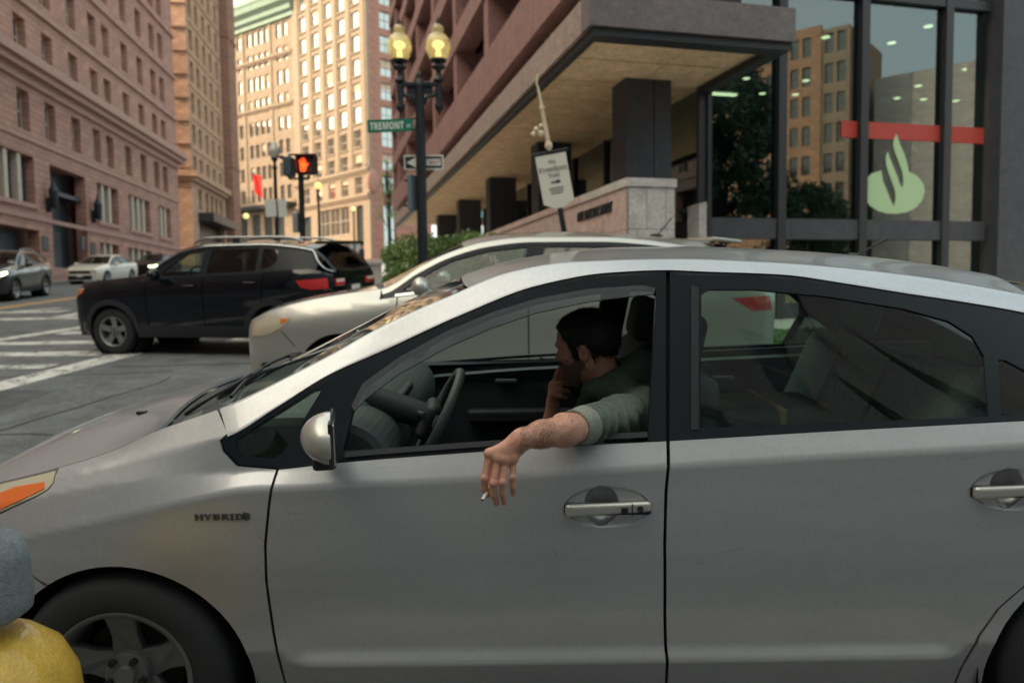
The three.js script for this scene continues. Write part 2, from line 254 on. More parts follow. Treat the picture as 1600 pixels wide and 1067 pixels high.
// orange stone tower beyond the alley
{
  const b = thing('stone_tower', 'tall orange stone tower with narrow paired windows beyond the red-brown building', 'building', [LO[0], 0, LO[1]], Math.PI / 2 + Math.atan2(0.142, 0.99));
  const cols = [31.9, 34.35, 37.2, 39.9, 42.9], hs = grid(cols, 1.25, Array.from({ length: 11 }, (_, i) => 16.85 + 3.32 * i), 2.1), base = grid([33.4, 36.2, 38.4, 40.4, 42.6], 1.3, [13.5], 2.2);
  mesh('wall', wallSheet(30.9, 45.6, -2, 56, [...hs, ...base, [33.2, 44.6, 2, 10.6]], 0.6), M.orangeStone, b);
  mesh('core', span(30.9, 45.59, -2, 55.9, -17, -0.9), M.orangeStone, b); mesh('jamb', [span(30.9, 31.3, -2, 55.9, -0.899, -0.61), span(45.2, 45.59, -2, 55.9, -0.899, -0.61)], M.orangeStone, b);
  windows(b, hs, 0.3, 'sash', M.darkFrame, M.pane, atZ); windows(b, base, 0.3, 'plain', M.darkFrame, M.pane, atZ);
  for (const r of Array.from({ length: 11 }, (_, i) => 17.4 + 3.32 * i)) mesh('string_course', span(30.95, 45.6, r, r + 0.16, -0.1, 0.09), M.orangeStone, b);
  mesh('cornice', [span(30.3, 46.0, 14.4, 15.0, -17.3, 0.7), span(30.6, 45.8, 14.0, 14.399, -17.1, 0.4)], M.orangeStone, b);
  mesh('canopy', span(33, 44.8, 10.0, 10.9, -0.2, 1.6), M.dark, b); mesh('shopfront', span(33.2, 44.6, 2, 10.6, -0.85, -0.7), M.dark, b);
  for (let i = 0; i < 16; i++) mesh('quoin', [span(30.65, 30.92, 15.4 + i * 2.4, 16.4 + i * 2.4, -1.6, 0.06), span(30.95, 31.7, 15.4 + i * 2.4, 16.4 + i * 2.4, 0.001, 0.06)], M.orangeStone, b);
}
{
  const b = thing('brick_building', 'narrow dark brown wall rising between the orange tower and the green-corniced building', 'building', [LO[0], 0, LO[1]], Math.PI / 2 + Math.atan2(0.142, 0.99));
  mesh('wall', span(46, 50, -2, 66, -16, 0.9), M.brownStone, b);
  for (const h of [34, 18]) mesh('string_course', span(45.9, 50.1, h, h + 0.5, -16.1, 1.0), M.brownStone, b);
}
// the two pale buildings that catch the sun
{
  const b = thing('cream_building', 'sunlit cream limestone tower with rows of shining sash windows at the end of the street', 'building', [-21.77, 0, -115], -Math.atan2(0.719, 0.695));
  const cols = [-4.05, -8.15, -12.15, -16.3, -20.5], rows = Array.from({ length: 12 }, (_, i) => 60.35 - 3.63 * i), hs = grid(cols, 2.1, rows, 2.6);
  const big = [[-15.6, -6.0, 11.8, 16.2], [-3.9, -1.9, 8.2, 16.0], [-21.5, -18.3, 10, 15.6]];
  mesh('wall', wallSheet(-23.2, 0, 0, 64, [...hs, ...big], 0.5), M.creamStone, b);
  mesh('core', [span(-23.15, -0.62, 0, 63.9, -12, -0.95), span(-23.15, -22.7, 0, 63.9, -0.94, -0.51)], M.creamStone, b);
  windows(b, hs, 0.22, 'sash', M.winFrame, M.paneMirror, atZ, 0.2);
  for (let i = 0; i < 3; i++) windows(b, [[-15.6 + i * 3.2 + 0.1, -12.4 + i * 3.2 - 0.1, 11.8, 16.2]], 0.3, 'cross', M.winFrame, M.paneMirror, atZ);
  windows(b, [big[1], big[2]], 0.4, 'sash', M.darkFrame, M.pane, atZ);
  for (const c of [0, -4.05, -8.15, -12.15, -16.3, -20.5]) mesh('pilaster', span(c - 1.25, c - 0.35, 22, 64, 0.001, 0.16), M.creamStone, b);
  for (const r of rows) for (const c of cols) mesh('sill', span(c - 0.12, c + 2.22, r - 2.86, r - 2.62, -0.2, 0.2), M.creamStone, b);
  for (const h of [21.2, 17.2]) mesh('string_course', [span(-23.3, 0.2, h, h + 0.5, -0.1, 0.5), span(-23.3, 0.15, h - 0.35, h - 0.001, -0.1, 0.25)], M.creamStone, b);
  // the shaded side, its pinker shade tone put into a redder stone colour
  const hs2 = grid([2.55, 7.2], 2.3, rows, 2.6), rot = g => g.rotateY(Math.PI / 2);
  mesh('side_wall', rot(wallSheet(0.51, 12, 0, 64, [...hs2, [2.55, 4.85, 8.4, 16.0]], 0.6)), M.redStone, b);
  windows(b, [...hs2, [2.55, 4.85, 8.4, 16.0]], 0.25, 'cross', M.darkFrame, M.paneMirror, (w, x, y, z) => { w.position.set(z, y, -x); w.rotation.y = Math.PI / 2; }, 0.4);
  for (const [s, h, r] of [[0.6, 19.5, 1.1]]) mesh('carved_cartouche', sph(1, 0, 0, 0, 14, 10).scale(0.5, 1.9, r).translate(0.05, h, -s), M.redTrim, b);
}
{
  const b = thing('copper_cornice_building', 'warm stone office building with a green copper cornice and many small windows', 'building', [-37.93, -1.2, -132], -Math.atan2(0.574, 0.819));
  const rows = Array.from({ length: 8 }, (_, i) => 51.5 - 4.06 * i), cols = [-17.6, -15.9, -12.9, -11.2, -9.5, -7.8, -4.4, -2.5], hs = grid(cols, 1.15, rows, 2.45), low = grid([-17.4, -13, -9.4, -6.0], 2.4, [18.4], 4.6);
  mesh('wall', wallSheet(-19.5, 0, 0, 53, [...hs, ...low], 0.5), M.cream2, b);
  mesh('core', [span(-19.5, 0, 0, 52.9, -14, -0.85), span(-19.5, -19, 0, 52.9, -0.84, -0.51), span(-0.5, 0, 0, 52.9, -0.84, -0.51)], M.cream2, b);
  windows(b, hs, 0.22, 'sash', M.darkFrame, M.paneMirror, atZ, 0.25); windows(b, low, 0.3, 'cross', M.darkFrame, M.pane, atZ);
  const prof = [[0, 51.9], [0.5, 52.0], [0.5, 52.6], [1.1, 53.0], [1.2, 53.7], [2.0, 54.3], [2.2, 55.2], [2.4, 55.5], [2.3, 55.9], [0, 56.2]];
  mesh('cornice', extr(prof, 21.5).rotateY(-Math.PI / 2).translate(1, 0, 0), M.copper, b);
  for (let i = 0; i < 22; i++) mesh('cresting', sph(0.42, -19.8 + i * 0.96, 56.1, 1.7, 8, 6), M.copper, b);
  for (const h of [45.9, 37.2, 19.9]) mesh('string_course', [span(-19.7, 0.1, h, h + 0.45, -0.1, 0.4), span(-19.6, 0.1, h - 0.3, h - 0.001, -0.1, 0.2)], M.cream2, b);
  for (const c of [-14.2, -6.2]) mesh('pilaster', span(c - 0.3, c + 0.5, 20.4, 51.8, 0.001, 0.2), M.cream2, b);
  mesh('marquee', [span(-19, 0.2, 19.0, 19.7, 0, 2.2), span(-19, 0.2, 12.6, 13.4, 0.001, 0.3)], M.dark, b);
}
// blocks out of view
{
  const b = thing('corner_block', 'tall brown stone block outside the frame that keeps the junction in shade', 'building', [-26, 0, -1], 0);
  const hs = grid([-22, -18, -14, -10, -6, -2, 2, 6, 10, 14, 18], 1.6, [8, 12, 16, 20, 24, 28], 2.4), place = (w, x, y, z) => { w.position.set(z, y, -x); w.rotation.y = Math.PI / 2; };
  mesh('wall', wallSheet(-42, 22, -4, 31, hs, 0.5).rotateY(Math.PI / 2), M.redStone, b); mesh('core', span(-24, -0.8, -4, 30.9, -22, 42), M.redStone, b);
  windows(b, hs, 0.3, 'sash', M.winFrame, M.pane, place);
}
{
  const b = thing('added_rear_block', 'unseen grey stone block added behind the camera for the silver hatchback to mirror', 'building', [0, 0, 15], Math.PI);  // added out of view to tone the hatchback's door and window reflections
  const hs = grid([-26, -22, -18, -14, -10, -6, -2, 2, 6, 10, 14, 18], 1.8, [5.5, 9.5, 13.5, 17.5, 21.5], 2.6);
  mesh('wall', wallSheet(-30, 24, -3, 27, hs, 0.5), M.smokeStone, b); mesh('core', span(-30, 24, -3, 26.9, -14, -0.8), M.smokeStone, b);
  windows(b, hs, 0.3, 'sash', M.winFrame, M.pane, atZ);
}
{
  const b = thing('sunlit_block', 'sunlit orange block with paired windows, mirrored in the glass lobby', 'building', [67.6, 0, 41], Math.atan2(-0.93, -0.36));
  const rows = Array.from({ length: 8 }, (_, i) => 31.9 - 3.5 * i), hs = [...grid([-1.95, -3.4, 0.95, 2.5, 5.6, 7.1], 1.0, rows, 2.3)], hs2 = grid([-5.9, -7.3], 0.95, rows, 2.3);
  mesh('wall', wallSheet(-4.6, 12, -4, 33, hs, 0.4), M.orangeStone, b); mesh('return_wall', wallSheet(-7.8, -4.61, -4, 32.4, hs2, 0.4).translate(0, 0, -0.15), M.creamStone, b); windows(b, hs2, 0.35, 'sash', M.darkFrame, M.pane, atZ); mesh('core', span(-7.8, 12, -4, 32.3, -14, -0.9), M.orangeStone, b);
  windows(b, hs, 0.2, 'sash', M.darkFrame, M.pane, atZ);
}
{
  const b = thing('grey_block', 'grey stone block outside the frame, faint in the right of the lobby glass', 'building', [84, 0, 14], Math.atan2(-0.93, -0.36));
  const rows = Array.from({ length: 7 }, (_, i) => 25 - 3.6 * i), hs = grid([-7, -3.5, 0, 3.5, 7], 1.4, rows, 2.4);
  mesh('wall', wallSheet(-10, 22, -4, 27, hs, 0.4), M.smokeStone, b); mesh('core', span(-10, 22, -4, 26.9, -14, -0.7), M.smokeStone, b); windows(b, hs, 0.2, 'sash', M.darkFrame, M.pane, atZ);
}
{
  const b = thing('added_far_block', 'plain unseen stone block added behind the orange tower to darken reflections in far windows', 'building', [-95, 0, -140], 0);  // added out of view so lower cream-building panes mirror stone instead of sky
  mesh('wall', span(-14, 14, -2, 40, -22, 22), M.brownStone, b); mesh('parapet', span(-14.3, 14.3, 40.001, 41, -22.3, 22.3), M.brownStone, b);
}
// ------------------------------------------------------------------ right: red granite offices over a glass lobby
{
  const b = thing('office_building', 'red granite office building with dark glass lobby, arcade and deep canopy on the right', 'building', [RK[0], 0, RK[1]], RB);
  // canopy
  mesh('fascia', span(-3.15, 0.08, 5.10, 5.58, 2.10, 2.46), M.fascia, b);
  for (let i = 0; i < 7; i++) mesh('fascia_panel', span(-3.15, -2.93, 5.10, 5.56, 2.095 - (i + 1) * 4 + 0.01, 2.095 - i * 4), M.graniteLight, b);
  mesh('dark_edge_strip', [span(-3.09, 0.05, 4.985, 5.095, 2.12, 2.40), span(-3.09, -2.96, 4.985, 5.095, -25.9, 2.119), span(-0.16, 0.05, 4.985, 5.095, 0.03, 2.119)], M.dark, b);  // solid dark strips along the canopy's lower edge
  mesh('canopy_deck', span(-2.92, 0.06, 5.2, 5.5, -25.9, 2.09), M.black, b);
  const edges = [1.98, 1.05, -0.12, -1.35, -2.6, -3.8, -5.0, -6.3, -7.5, -8.8, -10, -11.2, -12.5, -13.7, -15, -16.2, -17.5, -18.7, -20, -21.2, -22.5, -23.7, -25.8];
  for (let i = 0; i < edges.length - 1; i++) for (const [x0, x1] of [[-2.94, -1.33], [-1.315, -0.02]]) mesh('soffit_panel', span(x0, x1, 5.105, 5.15, edges[i + 1] + 0.02, edges[i] - 0.02), M.soffit, b);
  // columns clad in dark slabs
  for (let k = 0; k < 5; k++) {
    const z = 0.25 - 5.33 * k, c = mesh('column', span(-1.64, -0.87, 0, 5.1, z - 0.61, z - 0.03), M.black, b);
    for (const [x0, x1] of [[-1.68, -1.16], [-1.145, -0.83]]) mesh('slab', span(x0, x1, 0, 5.098, z - 0.029, z), M.darkPanel, c);
    mesh('slab', span(-1.68, -1.641, 0, 5.098, z - 0.62, z - 0.035), M.darkPanel, c); mesh('slab', span(-0.869, -0.83, 0, 5.098, z - 0.62, z - 0.035), M.darkPanel, c);
  }
  // side glass under the arcade
  for (let k = 0; k < 11; k++) {
    const z0 = -2.3 * k, z1 = z0 - 2.3;
    mesh('mullion', span(-0.16, 0.0, 0.6, 5.1, z0 - 0.08, z0 + 0.0), M.dark, b);
    mesh('glass_panel', span(-0.085, -0.075, 2.78, 5.1, z1 + 0.01, z0 - 0.09), M.glassWall, b);
    mesh('spandrel', span(-0.12, -0.02, 2.30, 2.779, z1 + 0.005, z0 - 0.085), M.darkPanel, b);
    mesh('spandrel', span(-0.11, -0.03, 0.5, 2.299, z1 + 0.005, z0 - 0.085), M.dark, b);
  }
  // front glass
  const mx = [0.0, 1.53, 3.31, 5.24, 6.32], hh = 0.085;
  for (let i = 0; i < 4; i++) {
    const x0 = mx[i] + hh, x1 = mx[i + 1] - hh;
    if (i) mesh('mullion', span(mx[i] - hh, mx[i] + hh, 0.6, 10, -0.2, 0.06), M.dark, b);
    mesh('glass_panel', span(x0 + 0.001, x1 - 0.001, 2.78, 6.93, -0.075, -0.065), M.glassWall, b);
    mesh('glass_panel', span(x0 + 0.001, x1 - 0.001, 1.2, 2.40, -0.075, -0.065), M.glassWall, b);
    mesh('glass_panel', span(x0 + 0.001, x1 - 0.001, 7.12, 9.9, -0.075, -0.065), M.glassWall, b);
    mesh('transom', span(x0 + 0.001, x1 - 0.001, 6.93, 7.119, -0.19, 0.04), M.dark, b);
    mesh('spandrel', span(x0 + 0.001, x1 - 0.001, 2.401, 2.779, -0.16, 0.03), M.darkPanel, b);
    mesh('plinth', span(x0 + 0.001, x1 - 0.001, 0, 1.199, -0.2, 0.03), M.darkPanel, b);
  }
  mesh('mullion', span(0.001, 0.084, 0.6, 10, -0.2, 0.04), M.dark, b);
  mesh('pier', span(6.325, 7.25, 0, 12, -0.6, 0.25), M.darkPanel, b);
  for (let i = 0; i < 3; i++) { mesh('glass_panel', span(7.26 + i * 2, 9.2 + i * 2, 1.2, 6.93, -0.075, -0.065), M.glassWall, b); mesh('mullion', span(9.2 + i * 2, 9.26 + i * 2, 0.6, 10, -0.2, 0.06), M.dark, b); }
  // inside the lobby
  mesh('lobby_floor', span(-0.01, 16, 0.9, 1.0, -16, -0.21), M.lobby, b);
  mesh('lobby_ceiling', span(0.001, 16, 6.8, 6.92, -16, -0.21), M.lobby, b);
  mesh('lobby_back_wall', span(0.001, 16, 1.001, 6.799, -16.3, -16), M.lobby, b); mesh('lobby_side_wall', span(16, 16.3, 0.9, 10, -16.3, -0.21), M.lobby, b);
  mesh('lobby_partition', [span(6.6, 6.75, 1.001, 4.2, -7, -1.2), span(2.2, 2.5, 1.001, 6.799, -13, -12.5), span(8.2, 8.5, 1.001, 6.799, -13, -12.5)], M.darkPanel, b);
  const bulb = mat([0.9, 0.8, 0.6], 0.5, { emissive: lin(1, 0.60, 0.32), emissiveIntensity: 2.0 });
  for (const [x, z] of [[2.0, -0.5], [3.6, -0.5], [5.25, -0.5], [3.6, -1.5], [5.25, -1.5], [3.6, -3], [5.2, -4.35], [5.75, -5.55], [8.43, -4.15], [8.8, -5.3], [9.65, -5.25], [8.47, -2.7], [10.05, -4], [10.7, -5.2], [3.6, -4.5], [4.8, -5.65]]) {
    const l = mesh('downlight', cyl(0.16, 0.16, 0.04, x, 6.775, z, 14), M.dark, b); mesh('lens', cyl(0.085, 0.085, 0.02, x, 6.748, z, 14), bulb, l);
    const s = new THREE.SpotLight(0xffd9a0, 3, 8, 0.9, 0.6); s.position.set(x, 6.73, z); s.target.position.set(x, 0, z); s.castShadow = true; b.add(s, s.target);
  }
  const tub = mesh('strip_light', span(3.3, 4.2, 6.74, 6.78, -6.05, -5.9), bulb, b);
  // bank signs on the glass
  const red = mat([0.42, 0.05, 0.035], 0.6), green = mat([0.42, 0.60, 0.36], 0.5);
  for (const [x0, x1] of [[2.87, 3.224], [3.396, 5.154], [5.326, 6.23]]) mesh('red_sign_band', span(x0, x1, 4.345, 4.66, -0.06, -0.045), red, b);
  { // the flame emblem: an ellipse, cut by two upswept slits, with two tongues
    const E = (cx, cy, rx, ry, a0, a1, n) => Array.from({ length: n + 1 }, (_, i) => { const a = a0 + (a1 - a0) * i / n; return [cx + rx * Math.cos(a), cy + ry * Math.sin(a)]; });
    const px = (x, y) => [4.094 + (x - 450) / 419 * 1.43, 3.36 + (430 - y) / 419 * 1.43];     // traced from the sign, 419 units to its width
    const P = (...a) => a.map(p => px(...p));
    const left = P([360, 318], [300, 335], [255, 375], [239, 425], [250, 475], [290, 520], [345, 548], [410, 561], [470, 561], [540, 551], [600, 525], [645, 480], [661, 430], [650, 385], [610, 345], [545, 318], [538, 280], [515, 220], [480, 160], [458, 108], [442, 140], [438, 175], [452, 215], [480, 270], [505, 325], [513, 370], [508, 415], [490, 395], [470, 350], [440, 290], [415, 245], [402, 212], [390, 245], [392, 285], [410, 330], [440, 390], [460, 440], [462, 480], [450, 525], [430, 490], [400, 430], [372, 375]);
    mesh('flame_emblem', extr(left, 0.02).translate(0, 0, -0.062), green, b);
  }
  // granite grid of the upper floors along the street
  const fin = [-0.3, -4.3, -8.3, -12.35, -16.35, -20.4, -24.4, -27.0];
  const floors = [[5.90, 6.80], [8.08, 8.62], [9.88, 10.42], [11.7, 12.24], [13.5, 14.04], [15.3, 15.84], [17.1, 17.64], [18.9, 19.44], [20.7, 21.24], [22.5, 23.04]];
  for (const [y0, y1] of floors) {
    for (let i = -1; i < fin.length - 1; i++) { const z0 = i < 0 ? 1.7 : fin[i], z1 = fin[i + 1]; mesh('granite_beam', span(-3.15, -2.6, y0, y1, z1 + 0.012, z0 - 0.012), M.granite, b); }
  }
  for (let f = 0; f < floors.length - 1; f++) for (const z of fin) mesh('granite_fin', span(-3.1, -2.15, floors[f][1] + 0.004, floors[f + 1][0] - 0.004, z - 0.22, z + 0.22), M.granite, b);
  for (let f = 0; f < floors.length - 1; f++) for (let i = -1; i < fin.length - 1; i++) {
    const z0 = (i < 0 ? 1.7 : fin[i]) - 0.23, z1 = fin[i + 1] + 0.23, y0 = floors[f][1] + 0.004, y1 = floors[f + 1][0] - 0.004;
    mesh('window', span(-2.3, -2.24, y0, y1, z1, z0), M.pane, b);
  }
  for (const z of fin) for (const dz of [-0.13, 0.13]) mesh('strut', span(-2.9, -2.7, 5.57, 5.895, z + dz - 0.06, z + dz + 0.06), M.graniteLight, b);
  mesh('recess', span(-2.5, -2.2, 5.57, 5.895, -27, 1.6), M.black, b);
  mesh('upper_core', [span(-2.15, -0.001, 5.57, 24, -27, -0.45), span(0, 18, 6.95, 24, -27, -0.45), span(-2.15, -0.3, 5.57, 24, -0.449, 1.6)], M.black, b);
  mesh('back_core', span(16.4, 18, 0, 5.5, -27, -0.45), M.black, b); mesh('end_wall', span(-0.16, 16.39, 0, 5.5, -27, -25.6), M.dark, b);
}
// granite sign wall
{
  const w = thing('granite_sign_wall', 'pink and grey granite forecourt wall lettered with its street address beside the lobby', 'wall', [RK[0], 0, RK[1]], RB);
  mesh('wall_core', [span(-2.57, -1.89, 0, 3.0, -9.0, 2.40)], M.black, w);
  for (let k = 0; k < 12; k++) { const z0 = 2.43 - k * 0.95, z1 = z0 - 0.942; mesh('granite_slab', span(-2.60, -2.571, 2.33, 2.915, z1, z0), M.wallStone, w); const q0 = 2.43 - k * 0.95 + (k ? 0.47 : 0), q1 = 2.43 - k * 0.95 - 0.475; mesh('granite_slab', span(-2.60, -2.571, 0.4, 2.322, q1, q0), M.wallStone, w); }
  for (let k = 0; k < 6; k++) mesh('coping', span(-2.625, -1.84, 2.923, 3.04, 2.455 - (k + 1) * 1.9 + 0.006, 2.455 - k * 1.9), k ? M.wallStone : M.wallStoneFront, w);
  for (const [a, c] of [[-2.60, -2.305], [-2.297, -2.0], [-1.992, -1.862]]) mesh('granite_slab', span(a, c, 2.33, 2.915, 2.401, 2.43), M.wallStoneFront, w);
  for (const [a, c] of [[-2.60, -2.45], [-2.442, -2.15], [-2.142, -1.862]]) mesh('granite_slab', span(a, c, 0.4, 2.322, 2.401, 2.43), M.wallStoneFront, w);
  mesh('granite_slab', span(-1.889, -1.862, 0.4, 2.915, -9, 2.4), M.wallStoneFront, w);
  mesh('lettering', text('ONE BEACON STREET', 0.155, 0.02, font, 0.72).rotateY(-Math.PI / 2).translate(-2.602, 2.70, 1.13), M.black, w);
}
{
  const p = thing('granite_post', 'slim pale granite post standing at the corner of the glass lobby', 'post', [3.22, 0, -12.4], RB);
  mesh('shaft', extr([[-0.07, 0], [0.07, 0], [0.07, 2.93], [-0.07, 2.88]], 0.4).translate(0, 0, -0.4), M.wallStoneFront, p); mesh('base', span(-0.1, 0.1, 0, 1.1, -0.45, 0.04), M.wallStoneFront, p);
}
// ------------------------------------------------------------------ car bodies: sections swept along feature lines, cut into panels
function pchip(pts) {                                  // monotone cubic through [x, y]
  const n = pts.length, h = [], d = [], m = [];
  for (let i = 0; i < n - 1; i++) { h[i] = pts[i + 1][0] - pts[i][0]; d[i] = (pts[i + 1][1] - pts[i][1]) / h[i]; }
  for (let i = 0; i < n; i++) m[i] = i === 0 ? d[0] : i === n - 1 ? d[n - 2] : d[i - 1] * d[i] <= 0 ? 0 : 3 * (h[i - 1] + h[i]) / ((2 * h[i] + h[i - 1]) / d[i - 1] + (h[i] + 2 * h[i - 1]) / d[i]);
  return x => {
    if (x <= pts[0][0]) return pts[0][1]; if (x >= pts[n - 1][0]) return pts[n - 1][1];
    let i = 0; while (i < n - 2 && x > pts[i + 1][0]) i++;
    const t = (x - pts[i][0]) / h[i], a = t * t * (3 - 2 * t), b = t * (1 - t) * (1 - t), c = -t * t * (1 - t);
    return pts[i][1] * (1 - a) + pts[i + 1][1] * a + h[i] * (m[i] * b + m[i + 1] * c);
  };
}
class Body {
  constructor(curves, corners, disp) { this.c = curves; this.corner = new Set(corners); this.N = curves.length - 1; this.cache = new Map(); this.disp = disp; }
  sec(u) {
    const k = Math.round(u * 1e5); let s = this.cache.get(k); if (s) return s;
    const p = this.c.map(f => f(u)), n = p.length, d = [], L = [], R = [];
    for (let i = 0; i < n - 1; i++) d[i] = Math.max(1e-4, Math.hypot(p[i + 1][0] - p[i][0], p[i + 1][1] - p[i][1]));
    for (let i = 0; i < n; i++) {
      const a = i ? [(p[i][0] - p[i - 1][0]) / d[i - 1], (p[i][1] - p[i - 1][1]) / d[i - 1]] : null, b = i < n - 1 ? [(p[i + 1][0] - p[i][0]) / d[i], (p[i + 1][1] - p[i][1]) / d[i]] : [-1, 0];
      if (!a) L[i] = R[i] = b; else if (i === n - 1) L[i] = R[i] = [-1, 0]; else if (this.corner.has(i)) { L[i] = a; R[i] = b; } else { const s = d[i] + d[i - 1]; L[i] = R[i] = [(a[0] * d[i] + b[0] * d[i - 1]) / s, (a[1] * d[i] + b[1] * d[i - 1]) / s]; }
    }
    s = { p, d, L, R }; this.cache.set(k, s); return s;
  }
  P(u, t) {
    const { p, d, L, R } = this.sec(u), i = Math.min(this.N - 1, Math.floor(t)), f = t - i, a = f * f * (3 - 2 * f), b = f * (1 - f) * (1 - f) * d[i], c = -f * f * (1 - f) * d[i];
    return [p[i][0] * (1 - a) + p[i + 1][0] * a + R[i][0] * b + L[i + 1][0] * c, p[i][1] * (1 - a) + p[i + 1][1] * a + R[i][1] * b + L[i + 1][1] * c];
  }
  tv(u, v, hi = 7) { let a = 0, b = hi; for (let k = 0; k < 26; k++) { const m = (a + b) / 2; if (this.P(u, m)[1] < v) a = m; else b = m; } return (a + b) / 2; }
  tw(u, w, lo = 7) { let a = lo, b = this.N; for (let k = 0; k < 26; k++) { const m = (a + b) / 2; if (this.P(u, m)[0] > w) a = m; else b = m; } return (a + b) / 2; }
  raw = { side: (u, v) => { const q = this.P(u, this.tv(u, v)); return [u, q[1], q[0] + (this.disp ? this.disp(u, v) : 0)]; }, top: (u, w) => [u, this.P(u, this.tw(u, Math.abs(w)))[1], w], ut: (u, t) => { const q = this.P(u, t); return [u, q[1], q[0]]; } };
  map(kind, off = 0) {
    const f = this.raw[kind], e = kind === 'ut' ? 0.03 : 0.004, eu = 0.004;
    return (a, b) => {
      const p = f(a, b), u1 = f(a + eu, b), u0 = f(a - eu, b), v1 = f(a, b + e), v0 = f(a, b - e), n = V3(u1[0] - u0[0], u1[1] - u0[1], u1[2] - u0[2]).cross(V3(v1[0] - v0[0], v1[1] - v0[1], v1[2] - v0[2])).normalize();
      if (kind === 'top' ? n.y < 0 : n.z < 0) n.negate();
      return { p: V3(...p).addScaledVector(n, off), n };
    };
  }
}
function clipAxis(poly, ax, val, sgn) {
  const out = [];
  for (let i = 0; i < poly.length; i++) {
    const a = poly[i], b = poly[(i + 1) % poly.length], da = (a[ax] - val) * sgn, db = (b[ax] - val) * sgn;
    if (da >= 0) out.push(a);
    if ((da > 0 && db < 0) || (da < 0 && db > 0)) { const t = da / (da - db); out.push([a[0] + (b[0] - a[0]) * t, a[1] + (b[1] - a[1]) * t]); }
  }
  return out;
}
function dense(poly, step) { const o = []; poly.forEach((a, i) => { const b = poly[(i + 1) % poly.length], n = Math.max(1, Math.ceil(Math.hypot(b[0] - a[0], b[1] - a[1]) / step)); for (let k = 0; k < n; k++) o.push([a[0] + (b[0] - a[0]) * k / n, a[1] + (b[1] - a[1]) * k / n]); }); return o; }
function panelGeo(poly, map, du = 0.04, dv = 0.02, flange = 0.01, hole, bend) {
  if (bend) { const m0 = map, f = p => [p[0], bend.to(...p)], d = q => dense(q, du).map(f); poly = d(poly); if (hole) hole = Array.isArray(hole[0][0]) ? hole.map(d) : d(hole); map = (a, b) => m0(a, bend.from(a, b)); }
  let full = dense(poly, du);
  const rims = [full];
  if (hole) for (const h0 of (Array.isArray(hole[0][0]) ? hole : [hole])) {             // joined to the outline by a slit
    let h = dense(h0, du); rims.push(h);
    const area = q => q.reduce((s, a, i) => { const b = q[(i + 1) % q.length]; return s + a[0] * b[1] - b[0] * a[1]; }, 0);
    if (area(h) * area(rims[0]) > 0) h = h.slice().reverse();
    let bi = 0, bj = 0, bd = 1e9; full.forEach((a, i) => h.forEach((b, j) => { const d = Math.hypot(a[0] - b[0], a[1] - b[1]); if (d < bd) { bd = d; bi = i; bj = j; } }));
    full = [...full.slice(0, bi + 1), ...h.slice(bj), ...h.slice(0, bj + 1), ...full.slice(bi)];
  }
  const pos = [], nor = [], idx = [], keys = new Map();
  const vert = (a, b) => { const k = Math.round(a * 2e5) + ',' + Math.round(b * 2e5); let i = keys.get(k); if (i === undefined) { const { p, n } = map(a, b); i = pos.length / 3; pos.push(p.x, p.y, p.z); nor.push(n.x, n.y, n.z); keys.set(k, i); } return i; };
  const us = full.map(p => p[0]), u0 = Math.min(...us), u1 = Math.max(...us), nu = Math.max(1, Math.ceil((u1 - u0) / du));
  for (let i = 0; i < nu; i++) {
    const strip = clipAxis(clipAxis(full, 0, u0 + (u1 - u0) * i / nu, 1), 0, u0 + (u1 - u0) * (i + 1) / nu, -1); if (strip.length < 3) continue;
    const vs = strip.map(p => p[1]), v0 = Math.min(...vs), v1 = Math.max(...vs), k0 = Math.floor(v0 / dv), k1 = Math.ceil(v1 / dv);
    for (let k = k0; k < k1; k++) {
      let c = clipAxis(clipAxis(strip, 1, k * dv, 1), 1, (k + 1) * dv, -1);
      c = c.filter((p, q) => { const o = c[(q + 1) % c.length]; return Math.hypot(p[0] - o[0], p[1] - o[1]) > 1e-6; }); if (c.length < 3) continue;
      const id = c.map(p => vert(p[0], p[1]));
      for (const t of THREE.ShapeUtils.triangulateShape(c.map(p => V2(...p)), [])) idx.push(id[t[0]], id[t[1]], id[t[2]]);
    }
  }
  const g = new THREE.BufferGeometry(); g.setAttribute('position', new THREE.Float32BufferAttribute(pos, 3)); g.setAttribute('normal', new THREE.Float32BufferAttribute(nor, 3)); g.setIndex(idx);
  // keep faces turned with their normals
  const A = V3(), B = V3(), C = V3();
  for (let i = 0; i < idx.length; i += 3) { A.fromArray(pos, idx[i] * 3); B.fromArray(pos, idx[i + 1] * 3); C.fromArray(pos, idx[i + 2] * 3); const n = B.sub(A).cross(C.sub(A)), q = idx[i] * 3; if (n.x * nor[q] + n.y * nor[q + 1] + n.z * nor[q + 2] < 0) { const s = idx[i + 1]; idx[i + 1] = idx[i + 2]; idx[i + 2] = s; } }
  g.setIndex(idx);
  let out = g.toNonIndexed();
  if (flange > 0) {
    const fp = [];
    for (const rim of rims) rim.forEach((a, i) => { const b = rim[(i + 1) % rim.length], qa = map(a[0], a[1]), qb = map(b[0], b[1]), a2 = qa.p.clone().addScaledVector(qa.n, -flange), b2 = qb.p.clone().addScaledVector(qb.n, -flange); for (const v of [qa.p, qb.p, b2, qa.p, b2, a2]) fp.push(v.x, v.y, v.z); });
    const f = new THREE.BufferGeometry(); f.setAttribute('position', new THREE.Float32BufferAttribute(fp, 3)); f.computeVertexNormals(); out = mergeGeometries([out, f]);
  }
  return metric(out);
}
